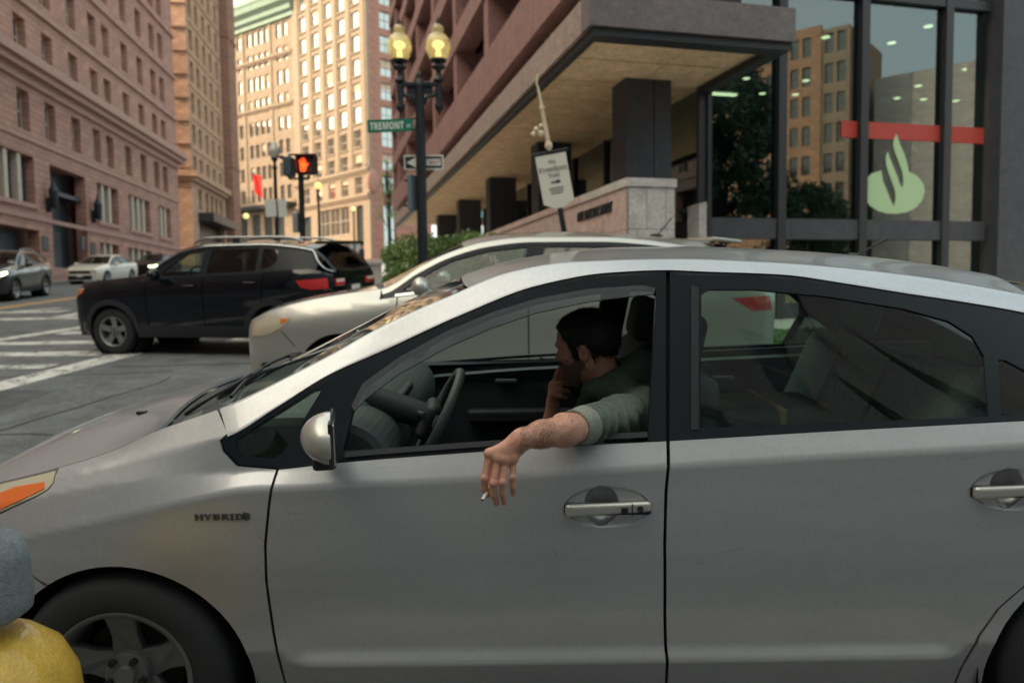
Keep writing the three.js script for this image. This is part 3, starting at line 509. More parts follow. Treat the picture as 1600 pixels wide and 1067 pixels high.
function mirrorZ(g) { const m = g.clone(), p = m.attributes.position, n = m.attributes.normal; for (let i = 0; i < p.count; i++) { p.setZ(i, -p.getZ(i)); n.setZ(i, -n.getZ(i)); } for (let i = 0; i < p.count; i += 3) for (const at of Object.values(m.attributes)) for (let c = 0; c < at.itemSize; c++) { const k = at.itemSize, a = at.array[(i + 1) * k + c]; at.array[(i + 1) * k + c] = at.array[(i + 2) * k + c]; at.array[(i + 2) * k + c] = a; } return m; }
const arc = (cx, cy, r, a0, a1, n = 20, ry = r) => Array.from({ length: n + 1 }, (_, i) => { const a = (a0 + (a1 - a0) * i / n) * Math.PI / 180; return [cx + r * Math.cos(a), cy + ry * Math.sin(a)]; });
function placeCar(name, label, category, x, z, yaw) {
  const g = thing(name, label, category, [x, roadY(z), z]);
  g.quaternion.setFromAxisAngle(V3(1, 0, 0), ALPHA).multiply(new THREE.Quaternion().setFromAxisAngle(V3(0, 1, 0), yaw)); return g;
}
const C = {
  tyre: mat([0.02, 0.022, 0.025], 0.85), rubber: mat([0.010, 0.012, 0.015], 0.5), trim: mat([0.010, 0.014, 0.019], 0.36, { ior: 1.45, specularIntensity: 0.5 }), plastic: mat([0.022, 0.026, 0.03], 0.6), liner: mat([0.008, 0.009, 0.010], 0.9),
  badge: mat([0.10, 0.10, 0.11], 0.25, { metalness: 0.6 }), chrome: mat([0.6, 0.6, 0.6], 0.12, { metalness: 1 }), alloy: mat([0.36, 0.37, 0.38], 0.32, { metalness: 0.75 }), alloyDull: mat([0.17, 0.18, 0.19], 0.5, { metalness: 0.5 }),
  silver: tmat([0.47, 0.478, 0.50], T.dusty, 0.5, 0.35, { metalness: 0.5, clearcoat: 0.7, clearcoatRoughness: 0.05 }), silverB: mat([0.47, 0.46, 0.425], 0.36, { metalness: 0.5, clearcoat: 1, clearcoatRoughness: 0.06 }),
  blackPaint: mat([0.004, 0.006, 0.009], 0.06), slatePaint: mat([0.022, 0.03, 0.036], 0.3, { metalness: 0.4, clearcoat: 1, clearcoatRoughness: 0.05 }), whitePaint: mat([0.72, 0.66, 0.55], 0.35, { clearcoat: 1, clearcoatRoughness: 0.05 }), greyPaint: mat([0.3, 0.3, 0.3], 0.4, { clearcoat: 1 }),
  glass: mat([0.86, 0.93, 0.91], 0.01, { transmission: 1, thickness: 0, ior: 1.5 }), tint: mat([0.62, 0.74, 0.67], 0.01, { transmission: 1, thickness: 0, ior: 1.52 }), tintDark: mat([0.10, 0.12, 0.13], 0.01, { transmission: 1, thickness: 0, ior: 1.55 }),
  visor: mat([0.30, 0.33, 0.36], 0.06, { transmission: 0.8, thickness: 0, ior: 1.6 }),
  lampDark: mat([0.30, 0.30, 0.27], 0.08, { clearcoat: 1, metalness: 0.7 }), lamp: mat([0.62, 0.56, 0.42], 0.08, { clearcoat: 1, metalness: 0.25 }), amber: mat([0.75, 0.16, 0.03], 0.12, { clearcoat: 1 }), redLens: mat([0.52, 0.018, 0.02], 0.1, { clearcoat: 1 }),
  headlining: mat([0.42, 0.42, 0.39], 0.95), cloth: tmat([0.085, 0.10, 0.11], T.knit, 4, 0.95), clothGrey: tmat([0.20, 0.25, 0.28], T.knit, 4, 0.95), dash: mat([0.065, 0.08, 0.078], 0.55), dashDark: mat([0.024, 0.028, 0.032], 0.6), card: mat([0.045, 0.056, 0.066], 0.7), plate: mat([0.7, 0.7, 0.68], 0.5),
};
function wheel(parent, x, z, r, rimR, width, side, spokes, rimMat, turn = 0.3, face = 0) {
  const w = new THREE.Group(); w.name = 'wheel'; parent.add(w); w.position.set(x, r, z * side); if (side < 0) w.rotation.y = Math.PI;
  const h = width / 2, s = 0.03;
  const tp = [[rimR, -h * 0.85], [rimR + 0.01, -h * 0.95], [r - 0.035, -h], [r - 0.008, -h + 0.03], [r, -h * 0.5], [r, h * 0.5], [r - 0.008, h - 0.03], [r - 0.035, h], [rimR + 0.01, h * 0.95], [rimR, h * 0.85]];
  mesh('tyre', lathe(tp.map(p => [p[0], p[1]]), 48).rotateX(Math.PI / 2), C.tyre, w);
  const f = h * 0.80 + face;
  const rim = [lathe([[rimR + 0.004, h * 0.88], [rimR + 0.001, h * 0.92], [rimR - 0.012, h * 0.9], [rimR - 0.02, h * 0.6], [rimR - 0.03, -h * 0.7]], 48).rotateX(Math.PI / 2), cyl(0.062, 0.07, 0.035, 0, 0, 0, 24).rotateX(Math.PI / 2).translate(0, 0, f - 0.03)];
  for (let i = 0; i < spokes; i++) {
    const k = rimR / 0.2, g = extr([[0.03, -0.042 * k], [0.11 * k, -0.031 * k], [0.185 * k, -0.04 * k], [rimR - 0.008, -0.046 * k], [rimR - 0.008, 0.046 * k], [0.185 * k, 0.04 * k], [0.11 * k, 0.031 * k], [0.03, 0.042 * k]], 0.018, 0.007), p = g.attributes.position;
    for (let q = 0; q < p.count; q++) { const t = p.getX(q) / rimR; p.setZ(q, p.getZ(q) + 0.03 * t * t - 0.02); } g.computeVertexNormals();
    rim.push(g.translate(0, 0, f - 0.045).rotateZ(turn + i * 2 * Math.PI / spokes));
  }
  mesh('rim', rim, rimMat, w);
  mesh('brake_disc', cyl(rimR * 0.72, rimR * 0.72, 0.02, 0, 0, 0, 28).rotateX(Math.PI / 2).translate(0, 0, -h * 0.1), C.liner, w);
  mesh('hub_cap', cyl(0.028, 0.03, 0.012, 0, 0, 0, 18).rotateX(Math.PI / 2).translate(0, 0, f - 0.006), C.alloyDull, w);
  for (let i = 0; i < 5; i++) { const a = turn + (i + 0.5) * 2 * Math.PI / 5; mesh('wheel_nut', cyl(0.011, 0.011, 0.02, 0, 0, 0, 6).rotateX(Math.PI / 2).translate(0.052 * Math.cos(a), 0.052 * Math.sin(a), f - 0.008), C.liner, w); }
  return w;
}
function archLiner(parent, x, v, r, w0, w1, side) { const g = new THREE.CylinderGeometry(r, r, w1 - w0, 28, 1, true, 0, Math.PI * 2).rotateX(Math.PI / 2).translate(x, v, (w0 + w1) / 2 * side); mesh('wheel_arch_liner', [g.toNonIndexed(), new THREE.CircleGeometry(r, 28).translate(x, v, w0 * side).toNonIndexed()], C.liner, parent); }
function both(name, geo, m, parent) { const a = mesh(name, geo, m, parent); const b = mesh(name, mirrorZ(geo.index ? geo.toNonIndexed() : geo), m, parent); return [a, b]; }
function seat(parent, x, z, m, h = 0, wide = 0.5) {
  const s = mesh('seat', [rbx(0.5, 0.16, wide, 0.06, x - 0.28, 0.46 + h, z, 3), rbx(0.15, 0.66, wide, 0.065, 0, 0.33, 0, 4).rotateZ(-0.11).translate(x + 0.02, 0.47 + h, z)], m, parent);
  mesh('headrest', rbx(0.10, 0.19, wide * 0.52, 0.045, 0, 0, 0, 4).rotateZ(-0.2).translate(x + 0.085, 1.21 + h, z), m, s); return s;
}
// ------------------------------------------------------------------ the silver hatchback in front
const hatch = placeCar('silver_hatchback', 'silver hatchback filling the foreground with its front window down', 'car', -1.1308, -2.9006, 0);
{
  const plan = pchip([[-0.93, 0.60], [-0.86, 0.76], [-0.72, 0.87], [-0.45, 0.955], [-0.1, 0.99], [0.2, 1], [2.6, 1], [3.15, 0.955], [3.45, 0.88], [3.58, 0.74]]);
  const bump = pchip([[0.455, 0], [0.56, 1], [2.32, 1], [2.42, 0]]);
  const v4 = pchip([[-0.93, 0.52], [-0.6, 0.63], [-0.3, 0.715], [0, 0.785], [0.25, 0.84], [0.42, 0.868], [0.515, 0.869], [0.707, 0.877], [1.066, 0.891], [1.551, 0.917], [2.003, 0.939], [2.527, 0.962], [3.2, 0.985], [3.58, 0.95]]);
  const v5 = pchip([[-0.93, 0.60], [-0.6, 0.725], [-0.3, 0.815], [0, 0.872], [0.25, 0.903], [0.474, 0.914], [0.642, 0.931], [0.948, 0.952], [1.271, 0.970], [1.557, 0.981], [2.022, 1.003], [2.557, 1.025], [3.2, 1.05], [3.58, 1.01]]);
  const w5 = pchip([[-0.93, 0.79], [-0.3, 0.80], [0.1, 0.812], [0.474, 0.815], [2.6, 0.81], [3.58, 0.79]]);
  const v6 = pchip([[-0.93, 0.645], [-0.6, 0.755], [-0.3, 0.847], [-0.05, 0.912], [0.15, 0.958], [0.33, 1.002], [0.455, 1.074], [0.601, 1.161], [0.755, 1.225], [0.980, 1.322], [1.210, 1.405], [1.422, 1.440], [1.585, 1.446], [1.710, 1.440], [1.945, 1.428], [2.144, 1.398], [2.312, 1.369], [2.473, 1.343], [2.667, 1.307], [3.0, 1.22], [3.3, 1.13], [3.5, 1.075], [3.58, 1.03]]);
  const w6 = pchip([[-0.93, 0.74], [-0.3, 0.765], [0.15, 0.775], [0.33, 0.785], [0.455, 0.75], [0.601, 0.71], [0.755, 0.67], [0.98, 0.63], [1.21, 0.60], [1.422, 0.59], [2.144, 0.59], [2.667, 0.61], [3.2, 0.66], [3.58, 0.72]]);
  const v7 = pchip([[-0.93, 0.66], [-0.6, 0.785], [-0.4, 0.846], [-0.22, 0.891], [-0.04, 0.945], [0.046, 0.982], [0.094, 1.003], [0.279, 1.066], [0.564, 1.197], [0.749, 1.293], [0.939, 1.374], [1.134, 1.446], [1.330, 1.475], [1.607, 1.480], [1.922, 1.466], [2.319, 1.425], [2.712, 1.355], [3.0, 1.28], [3.3, 1.18], [3.5, 1.10], [3.58, 1.05]]);
  const w7 = pchip([[-0.93, 0.69], [-0.3, 0.715], [0.279, 0.72], [0.564, 0.66], [0.749, 0.62], [0.939, 0.58], [1.134, 0.55], [1.33, 0.54], [1.607, 0.53], [2.319, 0.53], [2.712, 0.54], [3.2, 0.58], [3.58, 0.64]]);
  const v8 = pchip([[-0.93, 0.655], [-0.75, 0.745], [-0.59, 0.826], [-0.44, 0.882], [-0.25, 0.936], [-0.06, 0.982], [0.077, 1.022], [0.28, 1.097], [0.56, 1.228], [0.75, 1.322], [0.94, 1.402], [1.134, 1.462], [1.33, 1.492], [1.55, 1.508], [1.8, 1.508], [2.0, 1.498], [2.24, 1.482], [2.46, 1.458], [2.69, 1.422], [2.91, 1.377], [3.2, 1.285], [3.4, 1.205], [3.58, 1.07]]);
  const v9 = pchip([[-0.93, 0.64], [-0.74, 0.760], [-0.59, 0.843], [-0.44, 0.900], [-0.25, 0.950], [-0.06, 0.996], [0.077, 1.035], [0.28, 1.112], [0.56, 1.243], [0.75, 1.336], [0.94, 1.415], [1.134, 1.470], [1.33, 1.500], [1.55, 1.515], [1.8, 1.515], [2.0, 1.505], [2.24, 1.489], [2.46, 1.465], [2.69, 1.430], [2.91, 1.385], [3.2, 1.295], [3.4, 1.215], [3.58, 1.08]]);
  const H = 0.8625;
  const curves = [u => [0.79 * plan(u), 0.17], u => [(0.836 + 0.018 * bump(u)) * plan(u), 0.35], u => [(0.845 - 0.009 * bump(u)) * plan(u), 0.3875], u => [H * plan(u), 0.66], u => [0.853 * plan(u), v4(u)], u => [w5(u) * plan(u), v5(u)], u => [w6(u) * plan(u), v6(u)], u => [w7(u) * Math.min(1, plan(u) + 0.02), v7(u)], u => [w7(u) * 0.5 * plan(u), v8(u)], u => [0, v9(u)]];
  const dish = (u, v, cu, cv, a, b) => { const r = Math.hypot((u - cu) / a, (v - cv) / b); return 1 - sst(0.93, 1.0, r); };
  const cup = (u, v, cu, cv) => { const r = Math.hypot((u - cu) / 0.047, (v - cv) / 0.054); return r < 1 ? Math.pow(1 - Math.pow(r, 4), 0.8) : 0; };
  const hands = [[1.388, 0.807, 1.372], [2.505, 0.842, 2.49]];
  const B = new Body(curves, [1, 2, 4, 5, 6, 7], (u, v) => { let d = 0; for (const [cu, cv, cc] of hands) if (Math.abs(u - cu) < 0.15 && Math.abs(v - cv) < 0.08) d += -0.006 * dish(u, v, cu, cv, 0.121, 0.056) - 0.030 * cup(u, v, cc, cv + 0.004); return d; });
  // grid lines that run along the shoulder crease
  const bk = u => clamp(0.875 - v4(u), -0.1, 0.1), bg = v => sst(0.45, 0.74, v), bend = { to: (u, v) => v + bk(u) * bg(v), from: (u, s) => { let v = s; for (let i = 0; i < 14; i++) v = s - bk(u) * bg(v); return v; } };
  const side = B.map('side'), top = B.map('top'), ut = B.map('ut'), P = C.silver;
  const archF = arc(0.015, 0.292, 0.362, 122, -8, 26), archR = arc(2.835, 0.30, 0.352, 188, -8, 30);
  const c7 = (a, b, n = 16, d = 0) => Array.from({ length: n + 1 }, (_, i) => { const u = a + (b - a) * i / n; return [u, v7(u) + d]; });
  const c6 = (a, b, n = 24, d = 0) => Array.from({ length: n + 1 }, (_, i) => { const u = a + (b - a) * i / n; return [u, v6(u) + d]; });
  const c5 = (a, b, n = 16, d = 0) => Array.from({ length: n + 1 }, (_, i) => { const u = a + (b - a) * i / n; return [u, v5(u) + d]; });
  const cutA = d => [[0.472, 0.912], [0.456, 0.822], [0.442, 0.714], [0.439, 0.603], [0.447, 0.451], [0.460, 0.297], [0.468, 0.20]].map(p => [p[0] + d, p[1]]);
  const cutB = d => [[1.561, 0.983], [1.549, 0.85], [1.546, 0.70], [1.552, 0.5], [1.564, 0.282], [1.567, 0.20]].map(p => [p[0] + d, p[1]]);
  const cutC = d => [[2.735, 1.034], [2.735, 0.93], [2.71, 0.80], [2.655, 0.67], [2.557, 0.566], [2.490, 0.495], [2.445, 0.41], [2.415, 0.30], [2.405, 0.20]].map(p => [p[0] + d, p[1]]);
  both('fender', panelGeo([...archF, [0.383, 0.20], ...cutA(-0.0045).reverse(), [0.355, 0.922], [0.312, 0.962], [0.302, 0.99], [0.322, 1.008], [0.276, 1.063], ...c7(0.27, -0.2, 20, -0.0005), [-0.186, 0.868], [-0.198, 0.848], [-0.226, 0.832], [-0.36, 0.772], [-0.27, 0.67]], side, 0.03, 0.0125, 0.01, undefined, bend), P, hatch);
  both('bumper', panelGeo([[-0.275, 0.665], [-0.186, 0.592], ...arc(0.015, 0.292, 0.362, 125, 188, 14), [-0.345, 0.17], [-0.93, 0.17], [-0.93, 0.58], [-0.72, 0.63], [-0.364, 0.767]], side, 0.03, 0.02), P, hatch);
  mesh('front_cap', (() => { const s = []; for (let t = 0; t <= 9; t += 0.25) { const q = B.P(-0.93, t); s.push([q[0], q[1]]); } const full = [...s, ...s.slice(0, -1).reverse().map(p => [-p[0], p[1]])]; return new THREE.ShapeGeometry(new THREE.Shape(full.map(p => V2(...p)))).rotateY(-Math.PI / 2).translate(-0.93, 0, 0); })(), P, hatch);
  mesh('tail_cap', (() => { const s = []; for (let t = 0; t <= 9; t += 0.25) { const q = B.P(3.58, t); s.push([q[0], q[1]]); } const full = [...s, ...s.slice(0, -1).reverse().map(p => [-p[0], p[1]])]; return new THREE.ShapeGeometry(new THREE.Shape(full.map(p => V2(...p)))).rotateY(-Math.PI / 2).translate(3.58, 0, 0); })(), P, hatch);
  for (const g of both('headlight', panelGeo([[-0.72, 0.64], [-0.70, 0.70], ...c7(-0.6, -0.207, 10, -0.004), [-0.192, 0.868], [-0.204, 0.851], [-0.232, 0.836], [-0.37, 0.775]], B.map('side', -0.001), 0.02, 0.01, 0.02), C.lamp, hatch)) { g.name = 'headlight'; }
  both('turn_signal', panelGeo([[-0.60, 0.695], [-0.50, 0.778], [-0.32, 0.846], [-0.222, 0.866], [-0.212, 0.852], [-0.24, 0.838], [-0.37, 0.780], [-0.55, 0.705]], B.map('side', 0.0015), 0.02, 0.01, 0.002), C.amber, hatch);
  // doors
  const win = [[0.652, 0.963], [0.672, 1.062], [0.700, 1.128], [0.80, 1.197], [0.945, 1.272], [1.075, 1.322], [1.208, 1.361], [1.36, 1.386], [1.50, 1.396], [1.553, 1.394], [1.563, 1.38], [1.505, 0.974]];
  const quarter = [[0.345, 0.990], [0.352, 0.966], [0.375, 0.948], [0.455, 0.940], [0.482, 0.955], [0.578, 1.115], [0.572, 1.124], [0.55, 1.118]];
  const rwin = [[1.655, 1.012], [1.697, 1.375], [1.72, 1.388], [1.862, 1.386], [2.074, 1.364], [2.303, 1.325], [2.43, 1.288], [2.488, 1.245], [2.503, 1.19], [2.462, 1.036]], rq = [[2.497, 1.038], [2.54, 1.18], [2.56, 1.18], [2.76, 1.06], [2.755, 1.05]];
  const rect = (c, v) => [[c - 0.137, v - 0.07], [c + 0.137, v - 0.07], [c + 0.137, v + 0.066], [c - 0.137, v + 0.066]];
  const doorF = [...c5(0.4765, 1.5565, 24, -0.002), ...cutB(-0.0045).slice(1), ...cutA(0.0035).reverse()], doorR = [...c5(1.5665, 2.73, 24, -0.002), ...cutC(-0.0045).slice(1), ...cutB(0.0045).reverse().slice(0, -1)];
  const df = both('front_door', panelGeo(doorF, side, 0.03, 0.0125, 0.012, rect(hands[0][0], hands[0][1]), bend), P, hatch), dr = both('rear_door', panelGeo(doorR, side, 0.03, 0.0125, 0.012, rect(hands[1][0], hands[1][1]), bend), P, hatch);
  [df, dr].forEach((pair, k) => pair.forEach((d, s) => {
    const [cu, cv] = hands[k], m = g => s ? mirrorZ(g.index ? g.toNonIndexed() : g) : g, z = B.raw.side(cu + 0.13, cv)[2];
    mesh('handle_recess', m(panelGeo(rect(cu, cv), side, 0.0042, 0.0042, 0)), P, d);
    const hg = rbx(0.236, 0.032, 0.022, 0.0105, 0, 0, 0, 4), p = hg.attributes.position; for (let i = 0; i < p.count; i++) { const t = p.getX(i) / 0.118; p.setZ(i, p.getZ(i) - 0.010 * t * t); p.setY(i, p.getY(i) * (1 - 0.10 * t) + 0.0022 * t); } hg.computeVertexNormals();
    const h = mesh('door_handle', m(hg.rotateZ(0.025).translate(cu, cv, z + 0.019)), C.silverB, d);
    mesh('handle_base', m(rbx(0.240, 0.034, 0.016, 0.008, cu, cv - 0.005, z + 0.001)), C.rubber, d);
    mesh('cap_gap', m(bx(0.0022, 0.0335, 0.006, cu + 0.064, cv + 0.001, z + 0.0268)), C.rubber, h);
    if (!k) { mesh('lock_button', m(rbx(0.019, 0.017, 0.004, 0.002, cu + 0.043, cv, z + 0.0285)), C.rubber, h); mesh('keyhole', m(cyl(0.009, 0.009, 0.004, 0, 0, 0, 18).rotateX(Math.PI / 2).translate(cu + 0.086, cv + 0.002, z + 0.025)), C.plastic, h); }
  }));
  const quarterPoly = [...c5(2.7395, 3.58, 14, -0.002), [3.58, 0.17], [3.2, 0.17], ...archR.slice().reverse(), [2.484, 0.17], [2.411, 0.17], ...cutC(0.0045).reverse().slice(0, -1)];
  both('rear_quarter', panelGeo(quarterPoly, side, 0.04, 0.0125, 0.01, undefined, bend), P, hatch);
  both('sill_panel', panelGeo([[0.40, 0.19], [2.46, 0.19], [2.46, 0.14], [0.40, 0.14]].map(p => [p[0], p[1] + 0.03]), B.map('side', -0.012), 0.06, 0.02), P, hatch);
  // greenhouse
  const frameF = [[0.318, 1.000], ...c6(0.335, 1.592, 34, -0.001), [1.597, 1.444], [1.5565, 0.983], ...c5(1.55, 0.482, 20, 0.001), [0.36, 0.926], [0.318, 0.965], [0.309, 0.988]];
  const frameR = [...c6(1.609, 3.3, 40, -0.001), ...c5(3.3, 1.572, 30, 0.001), [1.5665, 0.985]];
  both('door_frame', panelGeo(frameF, B.map('side', -0.004), 0.03, 0.014, 0.028, [win, quarter]), C.trim, hatch);
  both('rear_door_frame', panelGeo(frameR, B.map('side', -0.004), 0.03, 0.014, 0.008, [rwin, rq]), C.trim, hatch);
  both('b_pillar', panelGeo([[1.535, 0.96], [1.578, 1.44], [1.628, 1.44], [1.595, 0.96]], B.map('side', -0.022), 0.04, 0.03, 0.02), C.liner, hatch);
  both('pillar_trim', panelGeo([[1.628, 1.008], [1.668, 1.40], [1.69, 1.395], [1.65, 1.008]], B.map('side', -0.0005), 0.03, 0.02, 0.004), C.rubber, hatch);
  for (const [n, poly, m] of [['quarter_window', quarter, C.tint], ['rear_window', rwin, C.tint], ['rear_quarter_window', rq, C.tintDark]]) both(n, panelGeo(poly, B.map('side', -0.009), 0.04, 0.03, 0), m, hatch);
  mesh('passenger_window', mirrorZ(panelGeo(win, B.map('side', -0.014), 0.04, 0.03, 0)), C.glass, hatch);
  const visTop = [[0.672, 1.075], [0.700, 1.132], [0.80, 1.200], [0.945, 1.275], [1.075, 1.325], [1.208, 1.364], [1.36, 1.389], [1.52, 1.398], [1.556, 1.39]], visLow = [[1.552, 1.372], [1.50, 1.368], [1.36, 1.353], [1.20, 1.322], [1.075, 1.282], [0.945, 1.230], [0.80, 1.155], [0.715, 1.093], [0.68, 1.06]];
  both('rain_visor', panelGeo([...visTop, ...visLow], B.map('side', 0.012), 0.03, 0.015, 0.01), C.visor, hatch);
  both('window_seal', panelGeo([...c5(0.66, 1.505, 20, 0.024), ...c5(1.505, 0.66, 20, 0.010)], B.map('side', 0.004), 0.04, 0.01, 0.006), C.plastic, hatch);
  both('roof_rail', panelGeo([[0.282, 7], [0.326, 6.0], [0.5, 6], [3.5, 6], [3.5, 7], [0.6, 7]].sort(() => 0), ut, 0.03, 0.125, 0.012), P, hatch);
  const edge = (a, b, n, k = 1, g = 0.004) => Array.from({ length: n + 1 }, (_, i) => { const u = a + (b - a) * i / n; return [u, (B.P(u, 7)[0] - g) * k]; });
  const cross = (u0, u1, w, n = 14) => Array.from({ length: n + 1 }, (_, i) => { const s = w * (1 - 2 * i / n); return [u1 + (u0 - u1) * (s / w) * (s / w), s]; });
  mesh('roof', panelGeo([...edge(2.74, 1.0, 40), ...cross(1.0, 0.95, 0.565).slice(1, -1), ...edge(1.0, 2.74, 40, -1), ...cross(2.74, 2.80, 0.53).reverse().slice(1, -1)], top, 0.04, 0.05), P, hatch);
  mesh('hood', panelGeo([...edge(0.09, -0.62, 24), ...cross(-0.64, -0.74, 0.64).slice(1, -1), ...edge(-0.62, 0.09, 24, -1), ...cross(0.10, -0.02, 0.70).reverse().slice(1, -1)], top, 0.03, 0.05), P, hatch);
  mesh('nose_panel', panelGeo([...edge(-0.625, -0.93, 10), ...edge(-0.93, -0.625, 10, -1), ...cross(-0.645, -0.745, 0.64).reverse().slice(1, -1)], top, 0.03, 0.05), P, hatch);
  mesh('windscreen', panelGeo([...edge(0.995, 0.305, 24, 1, 0.012), ...cross(0.30, 0.06, 0.69).slice(1, -1), ...edge(0.305, 0.995, 24, -1, 0.012), ...cross(0.992, 0.942, 0.555).reverse().slice(1, -1)], B.map('top', -0.006), 0.04, 0.06, 0), C.glass, hatch);
  mesh('cowl', panelGeo([...edge(0.30, 0.094, 8, 1, 0.008), ...cross(0.105, -0.015, 0.70).slice(1, -1), ...edge(0.094, 0.30, 8, -1, 0.008), ...cross(0.30, 0.06, 0.69).reverse().slice(1, -1)], B.map('top', -0.015), 0.03, 0.05), C.plastic, hatch);
  mesh('tailgate_glass', panelGeo([...edge(3.5, 2.745, 16), ...cross(2.745, 2.805, 0.53).slice(1, -1), ...edge(2.745, 3.5, 16, -1)], B.map('top', -0.004), 0.04, 0.06, 0), C.tintDark, hatch);
  mesh('tail_panel', panelGeo([...edge(3.58, 3.505, 3), ...edge(3.505, 3.58, 3, -1)], top, 0.03, 0.06), P, hatch);
  // wipers, washer jet, aerial
  const onTop = (u, w, d) => { const q = top(u, w).p; return [q.x, q.y + d, q.z]; };
  for (const w0 of [0.50, -0.10]) { const wi = mesh('wiper', tube([onTop(0.08, w0, -0.012), onTop(0.15, w0 - 0.02, 0.008), onTop(0.20, w0 - 0.12, 0.012), onTop(0.20, w0 - 0.28, 0.010)], 0.007, 16, 6), C.rubber, hatch); mesh('wiper_blade', tube([onTop(0.27, w0 + 0.10, 0.004), onTop(0.21, w0 - 0.2, 0.004), onTop(0.19, w0 - 0.42, 0.004)], 0.006, 12, 5), C.rubber, wi); }
  mesh('washer_jet', rbx(0.035, 0.012, 0.018, 0.004, ...onTop(-0.16, 0.30, 0.004)), C.rubber, hatch);
  mesh('aerial', [lathe([[0.0, 0], [0.028, 0], [0.022, 0.02], [0.006, 0.035], [0.0035, 0.05]], 12).rotateZ(-0.9).translate(2.42, 1.455, 0), bar([2.445, 1.475, 0], [2.56, 1.535, 0], 0.004)], C.rubber, hatch);
  // mirror
  {
    const g = new THREE.SphereGeometry(1, 28, 20), p = g.attributes.position;
    for (let i = 0; i < p.count; i++) { let x = p.getX(i), y = p.getY(i), z = p.getZ(i); if (x > 0) x *= 0.07; const k = x < 0 ? 1 - 0.12 * x * x * (y < 0 ? 1.2 : 0.2) : 1; p.setXYZ(i, x * 0.078, (y * 0.066 * k) + 0.014 * (x < 0 ? x : 0) * -0.3, z * 0.105); }
    g.computeVertexNormals();
    const fix = (h, s) => { const o = h.clone().rotateY(0.20).translate(0.664, 1.040, 0.965); return s ? mirrorZ(o.index ? o.toNonIndexed() : o) : o; };
    for (const s of [0, 1]) { const m = mesh('door_mirror', fix(g, s), C.silverB, hatch); mesh('mirror_glass', fix(rbx(0.006, 0.104, 0.170, 0.003, 0.0085, 0, 0), s), C.chrome, m); mesh('mirror_rim', fix(rbx(0.010, 0.116, 0.185, 0.004, 0.001, 0, 0), s), C.rubber, m); mesh('mirror_foot', fix(rbx(0.06, 0.03, 0.17, 0.012, -0.02, -0.066, -0.06), s), C.rubber, m); }
  }
  // badge
  { const pos = side(0.318, 0.793), b = mesh('hybrid_badge', text('HYBRID', 0.0175, 0.005, font, 1.55).translate(0.318, 0.793, pos.p.z - 0.0005), C.badge, hatch); const sw = [cyl(0.011, 0.011, 0.005, 0, 0, 0, 18).rotateX(Math.PI / 2).scale(0.85, 1, 1), bx(0.006, 0.02, 0.005, -0.008, 0, 0)]; mesh('badge_swirl', flat(sw).rotateZ(-0.3).translate(0.3935, 0.793, pos.p.z + 0.002), C.badge, b); }
  // wheels
  for (const s of [1, -1]) { wheel(hatch, 0.005, 0.765, 0.310, 0.203, 0.195, s, 5, C.alloyDull, Math.PI / 2 + 0.06, -0.008); wheel(hatch, 2.835, 0.765, 0.310, 0.203, 0.195, s, 5, C.alloyDull, 0.6, -0.008); for (const x of [0.012, 2.835]) archLiner(hatch, x, 0.30, 0.372, 0.5, 0.825, s); }
  // inside
  const low = [[0.47, 0.22], [0.47, 0.90], ...c5(0.48, 2.72, 20, -0.008), [2.72, 0.66], [2.42, 0.45], [2.40, 0.22]];
  const cards = both('door_card', panelGeo(low, B.map('side', -0.075), 0.06, 0.03, 0), C.card, hatch), inner = [...c5(0.50, 2.70, 24, -0.002)];
  both('sill_capping', panelGeo([...c5(0.5, 2.7, 24, -0.003), ...c5(2.7, 0.5, 24, -0.05)], B.map('side', -0.06), 0.05, 0.02, 0.02), C.dash, hatch);
  for (const u of [0.98, 2.05]) { const z = -(B.raw.side(u, 0.83)[2] - 0.085); mesh('inner_handle', rbx(0.11, 0.022, 0.02, 0.008, u + 0.12, 0.87, z + 0.01), C.alloy, cards[1]); mesh('armrest', rbx(0.55, 0.07, 0.07, 0.02, u + 0.2, 0.70, z + 0.03), C.plastic, cards[1]); }
  mesh('floor_pan', [bx(3.3, 0.04, 1.5, 1.45, 0.20, 0), bx(0.9, 0.25, 1.45, 2.9, 0.5, 0)], C.liner, hatch);
  mesh('bulkhead', [bx(0.03, 0.55, 1.42, 0.08, 0.55, 0)], C.liner, hatch);
  mesh('headliner', panelGeo([...edge(2.7, 1.05, 20, 1, 0.05), ...edge(1.05, 2.7, 20, -1, 0.05)], B.map('top', -0.035), 0.08, 0.1, 0), C.headlining, hatch);
  const dp = [[0.12, 0.60], [0.13, 0.96], [0.28, 0.99], [0.46, 1.005], [0.60, 0.995], [0.69, 0.96], [0.73, 0.90], [0.72, 0.82], [0.67, 0.72], [0.64, 0.55], [0.45, 0.5]];
  const dash = mesh('dashboard', extr(new THREE.SplineCurve(dp.map(p => V2(...p))).getPoints(40).map(p => [p.x, p.y]), 1.30, 0.03).translate(0, 0, -0.65), C.dash, hatch);
  mesh('instrument_hood', sph(1, 0, 0, 0, 24, 14).scale(0.15, 0.06, 0.24).translate(0.54, 1.00, 0.30), C.dash, dash);
  mesh('phone_mount', [rbx(0.02, 0.10, 0.16, 0.008, 0, 0, 0).rotateZ(0.5).translate(0.62, 1.10, 0.30), bar([0.58, 1.02, 0.30], [0.62, 1.09, 0.30], 0.012)], C.dashDark, dash);
  mesh('centre_screen', rbx(0.03, 0.16, 0.25, 0.01, 0.715, 0.91, 0), C.dashDark, dash); for (const z of [0.58, -0.58]) mesh('air_vent', rbx(0.03, 0.07, 0.10, 0.012, 0.70, 0.93, z), C.dashDark, dash);
  const sw = new THREE.Group(); sw.name = 'steering_wheel'; hatch.add(sw); sw.position.set(0.875, 0.945, 0.37); sw.rotation.z = -0.48; sw.rotation.y = 0.10;
